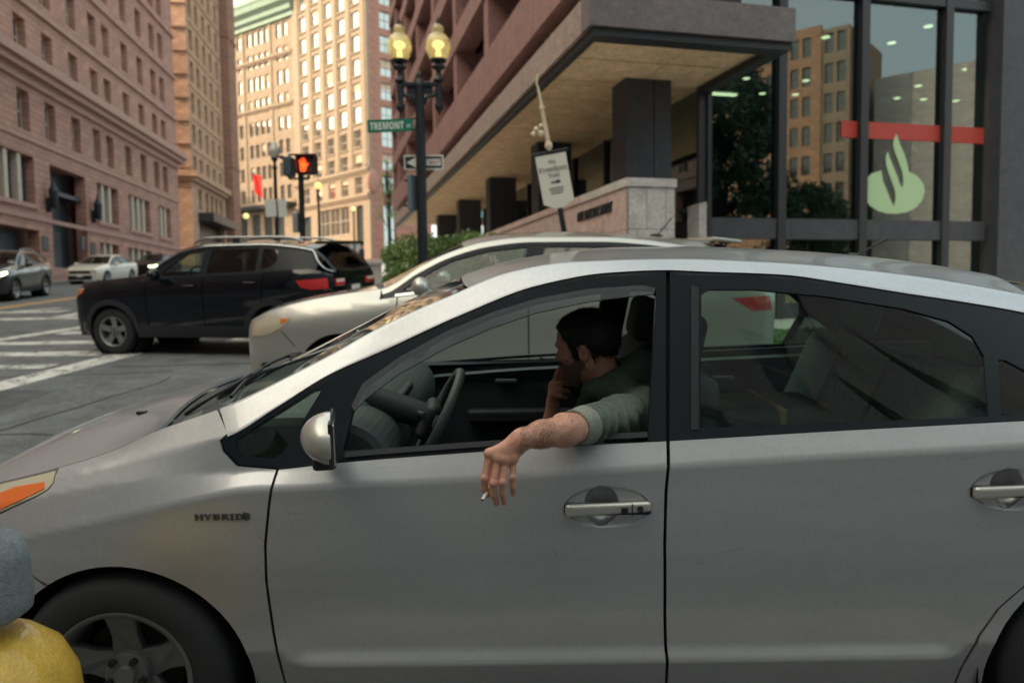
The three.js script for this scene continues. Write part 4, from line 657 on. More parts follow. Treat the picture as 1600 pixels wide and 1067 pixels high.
  mesh('rim', new THREE.TorusGeometry(0.175, 0.0165, 12, 44).rotateY(Math.PI / 2), C.dash, sw); mesh('hub', [rbx(0.05, 0.13, 0.16, 0.03, -0.03, -0.01, 0), bx(0.015, 0.03, 0.33, -0.012, 0.015, 0), bx(0.015, 0.16, 0.03, -0.012, -0.09, 0)], C.dashDark, sw); mesh('column', bar([-0.05, -0.01, 0], [-0.25, -0.03, 0], 0.045, 14), C.dashDark, sw); mesh('stalk', bar([-0.07, 0, 0.03], [-0.06, 0.03, 0.17], 0.009), C.dashDark, sw);
  const rm = mesh('interior_mirror', rbx(0.03, 0.065, 0.23, 0.014, 0, 0, 0, 3).rotateY(0.35).rotateZ(-0.1).translate(0.80, 1.235, 0.02), C.dashDark, hatch); mesh('mirror_glass', rbx(0.006, 0.052, 0.21, 0.003, 0.0165, 0, 0).rotateY(0.35).rotateZ(-0.1).translate(0.80, 1.235, 0.02), C.chrome, rm); mesh('mirror_stem', bar([0.80, 1.25, 0.02], [0.73, 1.31, 0], 0.012), C.dashDark, rm);
  seat(hatch, 1.615, 0.37, C.cloth); seat(hatch, 1.615, -0.37, C.cloth);
  const rs = mesh('rear_seat', [rbx(0.52, 0.17, 1.22, 0.06, 2.18, 0.50, 0, 3), rbx(0.16, 0.62, 1.22, 0.06, 0, 0.31, 0, 3).rotateZ(-0.40).translate(2.36, 0.55, 0)], C.clothGrey, hatch);
  for (const z of [0.38, -0.38]) { mesh('headrest', rbx(0.10, 0.17, 0.26, 0.045, 0, 0, 0, 4).rotateZ(-0.3).translate(2.64, 1.20, z), C.clothGrey, rs); mesh('seam', rbx(0.012, 0.55, 0.016, 0.004, 0, 0.30, 0).rotateZ(-0.40).translate(2.272, 0.575, z * 0.5), C.cloth, rs); }
  mesh('seat_belt', extr([[0, 0], [0.045, 0], [0.045, 0.62], [0, 0.62]], 0.003).rotateY(Math.PI / 2).rotateZ(-0.62).rotateX(0.16).translate(2.28, 0.68, -0.44), C.clothGrey, hatch);
}
{
  const o = hatch, bag = thing('travel_bag', 'dark bag with a tan strap on the rear seat of the silver hatchback', 'bag');
  o.updateMatrixWorld(); bag.position.copy(o.localToWorld(V3(1.98, 0.585, 0.30))); bag.quaternion.copy(o.quaternion);
  mesh('bag_body', rbx(0.46, 0.40, 0.34, 0.05, 0, 0.2, 0, 4), C.plastic, bag); mesh('strap', rbx(0.024, 0.41, 0.352, 0.01, 0.03, 0.2, 0), mat([0.34, 0.24, 0.13], 0.8), bag); mesh('pocket', rbx(0.2, 0.2, 0.03, 0.012, -0.06, 0.2, 0.178), C.clothGrey, bag);
}
// ------------------------------------------------------------------ other traffic
function buildCar(car, s) {
  const plan = pchip(s.plan), v5 = pchip(s.belt), v6 = pchip(s.rail.map(p => [p[0], p[1]])), w6 = pchip(s.rail.map(p => [p[0], p[2]])), v9 = pchip(s.top), dv = pchip(s.gap || [[s.u0, 0.02], [0.4, 0.05], [1.2, 0.05], [s.u1, 0.04]]), hw = s.hw, bot = s.bot;
  const v7 = u => v6(u) + dv(u), w7 = u => w6(u) - 0.05, m3 = u => Math.min(0.68, v5(u) - 0.2);
  const B = new Body([u => [0.93 * hw * plan(u), bot], u => [0.975 * hw * plan(u), bot + 0.14], u => [0.985 * hw * plan(u), bot + 0.2], u => [hw * plan(u), m3(u)], u => [0.985 * hw * plan(u), v5(u) - 0.07], u => [0.945 * hw * plan(u), v5(u)], u => [w6(u) * plan(u), v6(u)], u => [w7(u) * plan(u), v7(u)], u => [w7(u) * 0.5 * plan(u), lerp(v7(u), v9(u), 0.78)], u => [0, v9(u)]], [5, 6, 7]);
  const side = B.map('side'), top = B.map('top'), P = s.paint, du = 0.07, dvv = 0.045;
  const line = (f, a, b, n, d = 0) => Array.from({ length: n + 1 }, (_, i) => { const u = a + (b - a) * i / n; return [u, f(u) + d]; });
  const [uf, ub, uc] = s.cuts, [x0, x1] = [0, s.wb], ar = s.archR, hub = s.r;
  const arch = (x, a0, a1) => arc(x, hub, ar, a0, a1, 20);
  const g = 0.006, lean = s.lean || 0.05;
  const uA = s.pillar;                                  // where bonnet line meets the windscreen pillar
  both('fender', panelGeo([...arch(x0, 176, -6).slice(0, -1), [x0 + ar, bot], [uf - g, bot], [uf - g, v5(uf)], ...line(v5, uf, uA, 4, -0.001), ...line(v7, uA, s.u0, 14, -0.002), [s.u0, bot], [x0 - ar, bot]], side, du, dvv), P, car);
  both('front_door', panelGeo([...line(v5, uf + g, ub - g, 12, -0.002), [ub - g, bot], [uf + g, bot]], side, du, dvv), P, car);
  const rear = [[ub + g, bot], [x1 - ar - 0.02, bot], ...arch(x1, 184, 120).slice(2), ...(uc > x1 ? [] : []), [uc - g, v5(uc)]];
  both('rear_door', panelGeo([...line(v5, ub + g, uc - g, 12, -0.002), ...arch(x1, 118, 180), [x1 - ar - 0.01, bot], [ub + g, bot]], side, du, dvv), P, car);
  both('rear_quarter', panelGeo([...line(v5, uc + g, s.u1, 10, -0.002), [s.u1, bot], [x1 + ar, bot], ...arch(x1, -6, 115)], side, du, dvv), P, car);
  if (s.cladding) {
    both('sill_cladding', panelGeo([[x0 + ar, bot - 0.001], [x1 - ar, bot], [x1 - ar - 0.02, bot + 0.17], [x0 + ar + 0.02, bot + 0.17]], B.map('side', 0.012), du, dvv, 0.02), C.plastic, car);
    for (const x of [x0, x1]) both('arch_cladding', panelGeo([...arc(x, hub, ar + 0.075, 180, 0, 22), ...arc(x, hub, ar - 0.004, 0, 180, 22)], B.map('side', 0.016), du, dvv, 0.025), C.plastic, car);
  }
  both('window_frame', panelGeo([...line(v6, uA + 0.02, s.uEnd, 30, -0.001), ...line(v5, s.uEnd, uA + 0.02, 24, 0.001)], B.map('side', -0.004), du, 0.04, 0.03, s.windows), s.frame || C.trim, car);
  s.windows.forEach((w, i) => both('window', panelGeo(w, B.map('side', -0.014), 0.1, 0.06, 0), i && s.tinted ? C.tintDark : C.tint, car));
  both('roof_rail', panelGeo([[uA, 7], [uA + 0.02, 6], [s.u1, 6], [s.u1, 7]], B.map('ut'), du, 0.25, 0.02), P, car);
  const edge = (a, b, n, k = 1, q = 0.004) => Array.from({ length: n + 1 }, (_, i) => { const u = a + (b - a) * i / n; return [u, (B.P(u, 7)[0] - q) * k]; });
  const bow = (u0, u1, n = 10) => { const w = B.P(u0, 7)[0] - 0.004; return Array.from({ length: n + 1 }, (_, i) => { const t = 1 - 2 * i / n; return [u1 + (u0 - u1) * t * t, t * w]; }).slice(1, -1); };
  const [hd, rf, rr, re] = s.roof;                      // windscreen foot, header, roof end, glass end
  const zone = (a, b, ca, cb) => [...edge(b, a, 18), ...bow(a, ca), ...edge(a, b, 18, -1), ...bow(b, cb).reverse()];
  mesh('hood', panelGeo(zone(s.hoodF, hd - 0.06, s.hoodF - 0.05, hd - 0.2), top, du, 0.08), P, car);
  mesh('cowl', panelGeo(zone(hd - 0.055, hd, hd - 0.195, hd - 0.12), B.map('top', -0.012), du, 0.08), C.plastic, car);
  mesh('windscreen', panelGeo(zone(hd, rf, hd - 0.12, rf - 0.06), B.map('top', -0.006), 0.1, 0.1, 0), C.tint, car);
  mesh('roof', panelGeo(zone(rf, rr, rf - 0.06, rr + 0.02), top, du, 0.1), s.roofMat || P, car);
  mesh('tailgate_glass', panelGeo(zone(rr, re, rr + 0.02, re + 0.01), B.map('top', -0.004), 0.05, 0.1, 0.01), C.tintDark, car);
  if (re < s.u1 - 0.02) mesh('tailgate', panelGeo(zone(re + 0.004, s.u1, re + 0.014, s.u1), top, 0.04, 0.1), P, car);
  mesh('nose_panel', panelGeo(zone(s.u0, s.hoodF - 0.004, s.u0, s.hoodF - 0.055), top, 0.04, 0.1), P, car);
  for (const [n, u] of [['front_bumper', s.u0], ['rear_bumper', s.u1]]) { const q = []; for (let t = 0; t <= 9; t += 0.25) { const p = B.P(u, t); q.push([p[0], p[1]]); } mesh(n, new THREE.ShapeGeometry(new THREE.Shape([...q, ...q.slice(0, -1).reverse().map(p => [-p[0], p[1]])].map(p => V2(...p)))).rotateY(-Math.PI / 2).translate(u, 0, 0), P, car); }
  both('headlight', panelGeo(s.head, B.map('side', 0.003), 0.04, 0.03, 0.01), s.headMat || C.lamp, car);
  if (s.amber) both('side_marker', panelGeo(s.amber, B.map('side', 0.006), 0.04, 0.03, 0.004), C.amber, car);
  both('tail_light', panelGeo(s.tail, B.map('side', 0.004), 0.04, 0.03, 0.01), C.redLens, car);
  for (const u of [ub - 0.22, uc - 0.22]) both('door_handle', rbx(0.19, 0.03, 0.025, 0.01, u, v5(u) - 0.13, B.raw.side(u, v5(u) - 0.13)[2] + 0.018), s.handle || P, car);
  const [mu, mv] = s.mirror; both('door_mirror', flat([sph(1, 0, 0, 0, 16, 12).scale(0.085, 0.085, 0.12).translate(mu, mv, hw + 0.12), rbx(0.05, 0.05, 0.14, 0.015, mu + 0.01, mv - 0.08, hw - 0.0)]), s.mirrorMat || P, car);
  for (const sd of [1, -1]) for (const x of [x0, x1]) { wheel(car, x, hw - 0.115, s.r, s.rimR, 0.22, sd, s.spokes || 5, s.rim || C.alloy, s.spokeTurn || 0.3); archLiner(car, x, hub, ar + 0.02, hw - 0.42, hw - 0.07, sd); }
  mesh('floor_pan', [bx(s.u1 - s.u0 - 0.3, 0.06, 1.2 * hw, (s.u0 + s.u1) / 2, bot + 0.12, 0), bx(x1 - x0 - 2 * ar, 0.06, 1.75 * hw, (x0 + x1) / 2, bot + 0.05, 0)], C.liner, car);
  both('door_card', panelGeo([[uf, bot + 0.05], ...line(v5, uf, uc, 12, -0.02), [x1 - ar, bot + 0.05]], B.map('side', -0.08), 0.12, 0.08, 0), C.card, car);
  mesh('dashboard', rbx(0.45, 0.4, 1.5 * hw, 0.1, s.seat - 0.95, v5(0.8) - 0.18, 0), C.dashDark, car);
  const q = s.seat; for (const z of [0.42, -0.42]) seat(car, q, z * hw, C.cloth, s.seatH || 0.2); seat(car, q + 0.95, 0, C.cloth, s.seatH || 0.2, 1.2 * hw);
  mesh('steering_wheel', new THREE.TorusGeometry(0.18, 0.016, 8, 28).rotateY(Math.PI / 2).rotateZ(-0.4).translate(q - 0.55, v5(1) + 0.0, 0.42 * hw), C.dashDark, car);
  return B;
}
const suv = placeCar('silver_suv', 'silver crossover waiting in the next lane behind the silver hatchback', 'car', -1.55, -7.6, 0);
{
  const B = buildCar(suv, {
    u0: -0.96, u1: 3.98, hw: 0.95, bot: 0.22, wb: 2.78, r: 0.36, rimR: 0.235, archR: 0.415, paint: C.silverB, cuts: [0.52, 1.70, 2.72], pillar: 0.36, lean: 0.06,
    plan: [[-0.96, 0.58], [-0.93, 0.68], [-0.85, 0.79], [-0.7, 0.885], [-0.4, 0.96], [0, 1], [3.0, 1], [3.6, 0.96], [3.88, 0.88], [3.98, 0.78]],
    belt: [[-0.96, 0.80], [-0.7, 0.90], [-0.3, 0.98], [0.2, 1.05], [0.5, 1.09], [1.0, 1.14], [1.7, 1.19], [2.7, 1.25], [3.4, 1.28], [3.98, 1.20]],
    rail: [[-0.96, 0.83, 0.86], [-0.7, 0.94, 0.86], [-0.3, 1.03, 0.86], [0.1, 1.085, 0.85], [0.38, 1.115, 0.84], [0.70, 1.30, 0.78], [0.97, 1.43, 0.74], [1.33, 1.53, 0.71], [1.74, 1.57, 0.70], [2.4, 1.565, 0.70], [2.74, 1.54, 0.71], [3.2, 1.47, 0.72], [3.6, 1.38, 0.76], [3.98, 1.24, 0.84]],
    top: [[-0.96, 0.86], [-0.8, 0.97], [-0.5, 1.05], [-0.1, 1.115], [0.15, 1.16], [0.68, 1.40], [0.95, 1.53], [1.19, 1.625], [1.56, 1.665], [2.0, 1.675], [2.67, 1.645], [3.03, 1.615], [3.4, 1.575], [3.6, 1.50], [3.85, 1.34], [3.98, 1.26]],
    roof: [0.40, 1.12, 3.48, 3.9], hoodF: -0.72, uEnd: 3.3,
    windows: [[[0.56, 1.155], [0.85, 1.33], [1.0, 1.405], [1.33, 1.49], [1.70, 1.53], [1.64, 1.225], [1.0, 1.17]], [[1.80, 1.235], [1.86, 1.53], [2.35, 1.525], [2.70, 1.495], [2.72, 1.285]], [[2.82, 1.295], [2.82, 1.475], [3.05, 1.42], [3.18, 1.32]]],
    head: [[-0.84, 0.86], [-0.66, 0.925], [-0.44, 0.915], [-0.47, 0.88], [-0.6, 0.79], [-0.72, 0.745], [-0.86, 0.74]], headMat: C.lamp, amber: [[-0.55, 0.905], [-0.47, 0.905], [-0.49, 0.88], [-0.55, 0.862]], tail: [[3.52, 1.05], [3.9, 1.06], [3.93, 0.93], [3.72, 0.93]],
    mirror: [0.76, 1.19], seat: 1.75, seatH: 0.33, tinted: false,
  });
  both('fog_lamp', cyl(0.045, 0.05, 0.03, 0, 0, 0, 18).rotateX(Math.PI / 2).rotateY(-0.5).translate(-0.72, 0.46, B.raw.side(-0.72, 0.46)[2] + 0.002), C.trim, suv);
  both('bumper_seam', panelGeo([[-0.55, 0.80], [-0.42, 0.66], [-0.412, 0.662], [-0.543, 0.803]], B.map('side', 0.0015), 0.03, 0.03, 0), C.rubber, suv);
  mesh('spoiler', rbx(0.28, 0.035, 1.25, 0.015, 0, 0, 0).rotateZ(-0.12).translate(3.56, 1.565, 0), C.silverB, suv);
  mesh('aerial', [lathe([[0, 0], [0.05, 0], [0.035, 0.02], [0, 0.03]], 12).scale(1.6, 1, 1).translate(3.0, 1.615, 0.1), bar([3.02, 1.63, 0.1], [3.16, 1.80, 0.1], 0.006)], C.rubber, suv);
  both('fuel_flap', panelGeo([[3.06, 1.08], [3.22, 1.08], [3.24, 1.06], [3.24, 0.95], [3.22, 0.93], [3.06, 0.93], [3.04, 0.95], [3.04, 1.06]], B.map('side', 0.002), 0.04, 0.04, 0.002), C.silverB, suv);
  both('chrome_strip', panelGeo([...Array.from({ length: 20 }, (_, i) => [0.5 + i * 0.14, B.c[5](0.5 + i * 0.14)[1] + 0.025]), ...Array.from({ length: 20 }, (_, i) => [3.16 - i * 0.14, B.c[5](3.16 - i * 0.14)[1] + 0.006])], B.map('side', 0.004), 0.1, 0.02, 0.004), C.chrome, suv);
}
const jeep = placeCar('black_suv', 'black sport utility with roof rails stopped on the crosswalk', 'car', -5.83, -11.94, -11 * Math.PI / 180);
{
  const B = buildCar(jeep, {
    u0: -0.80, u1: 3.52, hw: 0.91, bot: 0.27, wb: 2.64, r: 0.35, rimR: 0.225, archR: 0.405, paint: C.blackPaint, cuts: [0.62, 1.55, 2.52], pillar: 0.46, cladding: true, tinted: true, spokeTurn: 0.32,
    plan: [[-0.80, 0.66], [-0.76, 0.76], [-0.66, 0.86], [-0.45, 0.945], [-0.1, 1], [2.9, 1], [3.3, 0.97], [3.46, 0.92], [3.52, 0.86]],
    belt: [[-0.80, 0.86], [-0.65, 0.97], [-0.3, 1.03], [0.2, 1.07], [0.7, 1.12], [1.6, 1.17], [2.3, 1.20], [2.7, 1.24], [3.2, 1.26], [3.52, 1.18]],
    rail: [[-0.80, 0.90, 0.80], [-0.65, 1.01, 0.81], [-0.3, 1.07, 0.82], [0.2, 1.10, 0.82], [0.48, 1.13, 0.81], [0.72, 1.29, 0.76], [1.18, 1.53, 0.70], [1.6, 1.59, 0.68], [2.4, 1.60, 0.68], [2.9, 1.56, 0.68], [3.2, 1.50, 0.70], [3.4, 1.36, 0.74], [3.52, 1.20, 0.80]],
    top: [[-0.80, 0.94], [-0.65, 1.05], [-0.3, 1.12], [0.2, 1.17], [0.55, 1.30], [1.18, 1.61], [1.6, 1.665], [2.4, 1.675], [2.9, 1.65], [3.25, 1.61], [3.36, 1.52], [3.46, 1.34], [3.52, 1.22]],
    roof: [0.50, 1.22, 3.26, 3.46], hoodF: -0.66, uEnd: 3.3,
    windows: [[[0.74, 1.17], [1.22, 1.49], [1.50, 1.545], [1.46, 1.20]], [[1.58, 1.21], [1.62, 1.55], [2.36, 1.56], [2.36, 1.235]], [[2.44, 1.26], [2.44, 1.555], [2.66, 1.54], [2.68, 1.38], [2.60, 1.30]]],
    head: [[-0.73, 0.90], [-0.68, 0.98], [-0.50, 1.0], [-0.52, 0.93], [-0.68, 0.87]], amber: [[-0.66, 0.95], [-0.5, 0.985], [-0.52, 0.935], [-0.66, 0.885]], tail: [[3.02, 1.10], [3.46, 1.13], [3.48, 0.99], [3.26, 0.97], [3.10, 1.0]], mirror: [0.86, 1.20], mirrorMat: C.blackPaint, seat: 1.62, seatH: 0.3, handle: C.blackPaint,
  });
  for (const z of [0.60, -0.60]) { const r = mesh('roof_rack_bar', tube([[1.25, 1.63, z], [1.38, 1.70, z], [2.2, 1.72, z], [2.85, 1.70, z], [3.02, 1.64, z]], 0.018, 30, 8), C.alloy, jeep); mesh('rack_foot', [bx(0.1, 0.08, 0.03, 1.95, 1.68, z)], C.plastic, r); }
  const c6p = Array.from({ length: 26 }, (_, i) => { const u = 0.55 + i * 0.106, q = B.raw.ut(u, 6); return [u, q[1] + 0.012, q[2] + 0.004]; }), back = [[3.3, 1.36, B.raw.side(3.3, 1.36)[2]], [3.42, 1.255, B.raw.side(3.42, 1.25)[2]], [3.5, 1.22, 0.78 * 0.9]];
  const trim = tube([...c6p, ...back], 0.013, 90, 6); both('chrome_strip', trim, C.chrome, jeep);
  both('tail_light_inner', rbx(0.03, 0.10, 0.30, 0.012, 3.528, 1.065, 0.56), C.redLens, jeep);
  both('tail_light_lens', rbx(0.015, 0.045, 0.26, 0.006, 3.545, 1.09, 0.57), mat([0.75, 0.6, 0.58], 0.2), jeep);
  mesh('number_plate', rbx(0.012, 0.155, 0.305, 0.004, 3.532, 0.93, 0), C.plate, jeep); mesh('plate_recess', rbx(0.02, 0.24, 0.6, 0.008, 3.52, 0.93, 0), C.trim, jeep);
  mesh('spoiler', rbx(0.26, 0.05, 1.22, 0.02, 3.32, 1.635, 0), C.blackPaint, jeep); mesh('rear_bumper_pad', rbx(0.1, 0.32, 1.55, 0.04, 3.50, 0.52, 0), C.plastic, jeep);
  mesh('rear_wiper', bar([3.44, 1.34, -0.1], [3.47, 1.30, 0.35], 0.01), C.rubber, jeep);
}
const sedanSpec = (paint, o = {}) => ({
  u0: -0.92, u1: 3.72, hw: 0.9, bot: 0.19, wb: 2.72, r: 0.32, rimR: 0.21, archR: 0.36, paint, cuts: [0.5, 1.6, 2.6], pillar: 0.42,
  plan: [[-0.92, 0.62], [-0.88, 0.72], [-0.75, 0.85], [-0.4, 0.96], [0, 1], [2.9, 1], [3.4, 0.95], [3.65, 0.86], [3.72, 0.78]],
  belt: [[-0.92, 0.66], [-0.6, 0.76], [0, 0.86], [0.5, 0.91], [1.6, 0.95], [2.7, 0.98], [3.4, 0.98], [3.72, 0.9]], rail: [[-0.92, 0.69, 0.8], [-0.6, 0.79, 0.8], [0, 0.89, 0.8], [0.44, 0.94, 0.8], [0.8, 1.13, 0.72], [1.3, 1.33, 0.63], [1.8, 1.38, 0.61], [2.3, 1.34, 0.62], [2.8, 1.18, 0.68], [3.1, 1.05, 0.76], [3.72, 0.92, 0.8]],
  top: [[-0.92, 0.72], [-0.7, 0.80], [0, 0.94], [0.3, 0.98], [0.8, 1.2], [1.3, 1.41], [1.8, 1.455], [2.3, 1.42], [2.8, 1.24], [3.1, 1.11], [3.72, 1.02]], roof: [0.5, 1.22, 2.35, 3.05], hoodF: -0.76, uEnd: 2.95,
  windows: [[[0.68, 0.965], [0.95, 1.14], [1.32, 1.29], [1.56, 1.33], [1.53, 0.985]], [[1.66, 0.99], [1.70, 1.34], [2.2, 1.30], [2.55, 1.18], [2.62, 1.02]]], head: [[-0.86, 0.66], [-0.7, 0.73], [-0.42, 0.77], [-0.45, 0.70], [-0.8, 0.58]], tail: [[3.4, 0.92], [3.68, 0.9], [3.7, 0.78], [3.45, 0.78]], mirror: [0.82, 0.98], seat: 1.6, seatH: 0.05, ...o,
});
const glow = mat([0.9, 0.9, 0.7], 0.3, { emissive: lin(0.9, 1, 0.45), emissiveIntensity: 2.2 });
const sed = placeCar('white_sedan', 'white sedan parked facing the camera along the red-brown building', 'car', -21.35, -37.4, Math.PI / 2 + 0.05);
{
  buildCar(sed, sedanSpec(C.whitePaint));
  mesh('grille', rbx(0.04, 0.13, 1.0, 0.02, -0.925, 0.60, 0), C.trim, sed); mesh('lower_grille', rbx(0.05, 0.20, 1.15, 0.03, -0.925, 0.33, 0), C.trim, sed); mesh('number_plate', rbx(0.012, 0.15, 0.3, 0.004, -0.955, 0.45, 0), C.plate, sed);
  both('front_lamp', rbx(0.05, 0.09, 0.28, 0.02, -0.9, 0.66, 0.62), C.lamp, sed);
}
const dsuv = placeCar('slate_suv', 'dark slate sport utility coming down the street at the left edge', 'car', -17.2, -24.1, Math.PI / 2 + 0.25);
{
  const o = { u0: -0.88, u1: 3.7, hw: 0.93, bot: 0.26, wb: 2.74, r: 0.36, rimR: 0.24, archR: 0.41, paint: C.slatePaint, cuts: [0.58, 1.62, 2.62], pillar: 0.46, cladding: true,
    plan: [[-0.88, 0.66], [-0.82, 0.78], [-0.66, 0.88], [-0.4, 0.96], [0, 1], [3.0, 1], [3.5, 0.96], [3.7, 0.86]], belt: [[-0.88, 0.86], [-0.6, 0.98], [0, 1.05], [0.6, 1.1], [1.6, 1.14], [2.7, 1.19], [3.4, 1.2], [3.7, 1.12]],
    rail: [[-0.88, 0.89, 0.82], [-0.6, 1.01, 0.83], [0, 1.08, 0.83], [0.48, 1.12, 0.82], [0.8, 1.31, 0.75], [1.25, 1.53, 0.7], [1.8, 1.59, 0.69], [2.6, 1.58, 0.69], [3.1, 1.5, 0.71], [3.5, 1.33, 0.76], [3.7, 1.14, 0.82]], top: [[-0.88, 0.93], [-0.6, 1.06], [0, 1.13], [0.35, 1.18], [0.8, 1.4], [1.25, 1.61], [1.8, 1.67], [2.6, 1.665], [3.1, 1.61], [3.4, 1.5], [3.6, 1.3], [3.7, 1.18]], roof: [0.5, 1.25, 3.25, 3.62], hoodF: -0.72, uEnd: 3.2,
    windows: [[[0.74, 1.15], [1.25, 1.48], [1.57, 1.54], [1.53, 1.18]], [[1.67, 1.19], [1.70, 1.55], [2.5, 1.53], [2.58, 1.23]], [[2.68, 1.24], [2.64, 1.52], [2.95, 1.43], [3.1, 1.28]]], head: [[-0.82, 0.86], [-0.7, 0.95], [-0.45, 0.97], [-0.48, 0.9], [-0.76, 0.82]], tail: [[3.3, 1.12], [3.64, 1.1], [3.66, 0.96], [3.35, 0.98]], mirror: [0.88, 1.18], seat: 1.65, seatH: 0.28, headMat: glow };
  buildCar(dsuv, o); for (const z of [0.62, -0.62]) mesh('roof_rack_bar', tube([[1.4, 1.61, z], [1.5, 1.67, z], [2.6, 1.67, z], [2.8, 1.6, z]], 0.02, 20, 6), C.alloy, dsuv);
}
const dark = placeCar('dark_saloon', 'dark saloon with its headlamp lit behind the white sedan', 'car', -23.3, -47.3, Math.PI / 2 + 0.05);
{ buildCar(dark, sedanSpec(C.blackPaint, { headMat: glow })); both('front_lamp', rbx(0.05, 0.12, 0.28, 0.02, -0.9, 0.66, 0.62), glow, dark); }
{
  const van = placeCar('grey_van', 'small grey van far off at the foot of the cream building', 'van', -21.4, -97, -0.9);
  mesh('body', [extr([[-2.4, 0.4], [2.3, 0.4], [2.35, 2.3], [-1.3, 2.4], [-2.0, 1.5], [-2.4, 1.35]], 1.7, 0.08).translate(0, 0, -0.85)], C.greyPaint, van); both('window', span(-1.7, -0.7, 1.45, 2.1, 0.93, 0.95), C.trim, van); mesh('windscreen', extr([[-0.75, 0], [0.75, 0], [0.7, 0.9], [-0.7, 0.9]], 0.02).rotateY(-Math.PI / 2).rotateZ(-0.62).translate(-2.02, 1.5, 0), C.trim, van);
  for (const s of [1, -1]) for (const x of [-1.5, 1.5]) wheel(van, x, 0.82, 0.36, 0.22, 0.2, s, 5, C.alloy);
}
// ------------------------------------------------------------------ figures: smooth unions of tapered bones, meshed on a grid
const vsub = (a, b) => [a[0] - b[0], a[1] - b[1], a[2] - b[2]];
function bone(a, b, ra, rb) {
  const d = vsub(b, a), L2 = d[0] * d[0] + d[1] * d[1] + d[2] * d[2];
  return (x, y, z) => { const px = x - a[0], py = y - a[1], pz = z - a[2], t = clamp((px * d[0] + py * d[1] + pz * d[2]) / L2), qx = px - d[0] * t, qy = py - d[1] * t, qz = pz - d[2] * t; return Math.sqrt(qx * qx + qy * qy + qz * qz) - (ra + (rb - ra) * t); };
}
function egg(c, r) { return (x, y, z) => { const a = (x - c[0]) / r[0], b = (y - c[1]) / r[1], d = (z - c[2]) / r[2], k0 = Math.sqrt(a * a + b * b + d * d), k1 = Math.sqrt(a * a / r[0] ** 2 + b * b / r[1] ** 2 + d * d / r[2] ** 2); return k1 < 1e-9 ? -Math.min(...r) : k0 * (k0 - 1) / k1; }; }
const smin = (a, b, k) => { const h = Math.max(k - Math.abs(a - b), 0) / k; return Math.min(a, b) - h * h * k * 0.25; };
const join = (k, ...fs) => (x, y, z) => { let d = fs[0](x, y, z); for (let i = 1; i < fs.length; i++) d = smin(d, fs[i](x, y, z), k); return d; };
const carve = (f, g, k) => (x, y, z) => -smin(-f(x, y, z), g(x, y, z), k);
function netMesh(f, lo, hi, h) {
  const n = lo.map((a, i) => Math.ceil((hi[i] - a) / h) + 1), [nx, ny, nz] = n, F = new Float32Array(nx * ny * nz), at = (i, j, k) => i + nx * (j + ny * k);
  for (let k = 0; k < nz; k++) for (let j = 0; j < ny; j++) for (let i = 0; i < nx; i++) F[at(i, j, k)] = f(lo[0] + i * h, lo[1] + j * h, lo[2] + k * h);
  const id = new Int32Array(nx * ny * nz).fill(-1), pos = [], idx = [];
  for (let k = 0; k < nz - 1; k++) for (let j = 0; j < ny - 1; j++) for (let i = 0; i < nx - 1; i++) {
    let cx = 0, cy = 0, cz = 0, c = 0; const v = (a, b, d) => F[at(i + a, j + b, k + d)];
    const E = (a, b, d, e, g, q) => { const s = v(a, b, d), t = v(e, g, q); if ((s < 0) !== (t < 0)) { const w = s / (s - t); cx += a + (e - a) * w; cy += b + (g - b) * w; cz += d + (q - d) * w; c++; } };
    for (const p of [0, 1]) for (const q of [0, 1]) { E(0, p, q, 1, p, q); E(p, 0, q, p, 1, q); E(p, q, 0, p, q, 1); }
    if (c) { id[at(i, j, k)] = pos.length / 3; pos.push(lo[0] + (i + cx / c) * h, lo[1] + (j + cy / c) * h, lo[2] + (k + cz / c) * h); }
  }
  const quad = (a, b, c, d, flip) => { if (a < 0 || b < 0 || c < 0 || d < 0) return; flip ? idx.push(a, c, b, a, d, c) : idx.push(a, b, c, a, c, d); };
  for (let k = 1; k < nz - 1; k++) for (let j = 1; j < ny - 1; j++) for (let i = 1; i < nx - 1; i++) {
    const s = F[at(i, j, k)] < 0;
    if (s !== F[at(i + 1, j, k)] < 0) quad(id[at(i, j - 1, k - 1)], id[at(i, j, k - 1)], id[at(i, j, k)], id[at(i, j - 1, k)], !s);
    if (s !== F[at(i, j + 1, k)] < 0) quad(id[at(i - 1, j, k - 1)], id[at(i - 1, j, k)], id[at(i, j, k)], id[at(i, j, k - 1)], !s);
    if (s !== F[at(i, j, k + 1)] < 0) quad(id[at(i - 1, j - 1, k)], id[at(i, j - 1, k)], id[at(i, j, k)], id[at(i - 1, j, k)], !s);
  }
  const nor = new Float32Array(pos.length), e = h * 0.35;
  for (let i = 0; i < pos.length; i += 3) { const [x, y, z] = [pos[i], pos[i + 1], pos[i + 2]], a = f(x + e, y, z) - f(x - e, y, z), b = f(x, y + e, z) - f(x, y - e, z), c = f(x, y, z + e) - f(x, y, z - e), L = Math.hypot(a, b, c) || 1; nor[i] = a / L; nor[i + 1] = b / L; nor[i + 2] = c / L; }
  const g = new THREE.BufferGeometry(); g.setAttribute('position', new THREE.Float32BufferAttribute(pos, 3)); g.setAttribute('normal', new THREE.BufferAttribute(nor, 3)); g.setIndex(idx); return metric(g.toNonIndexed());
}
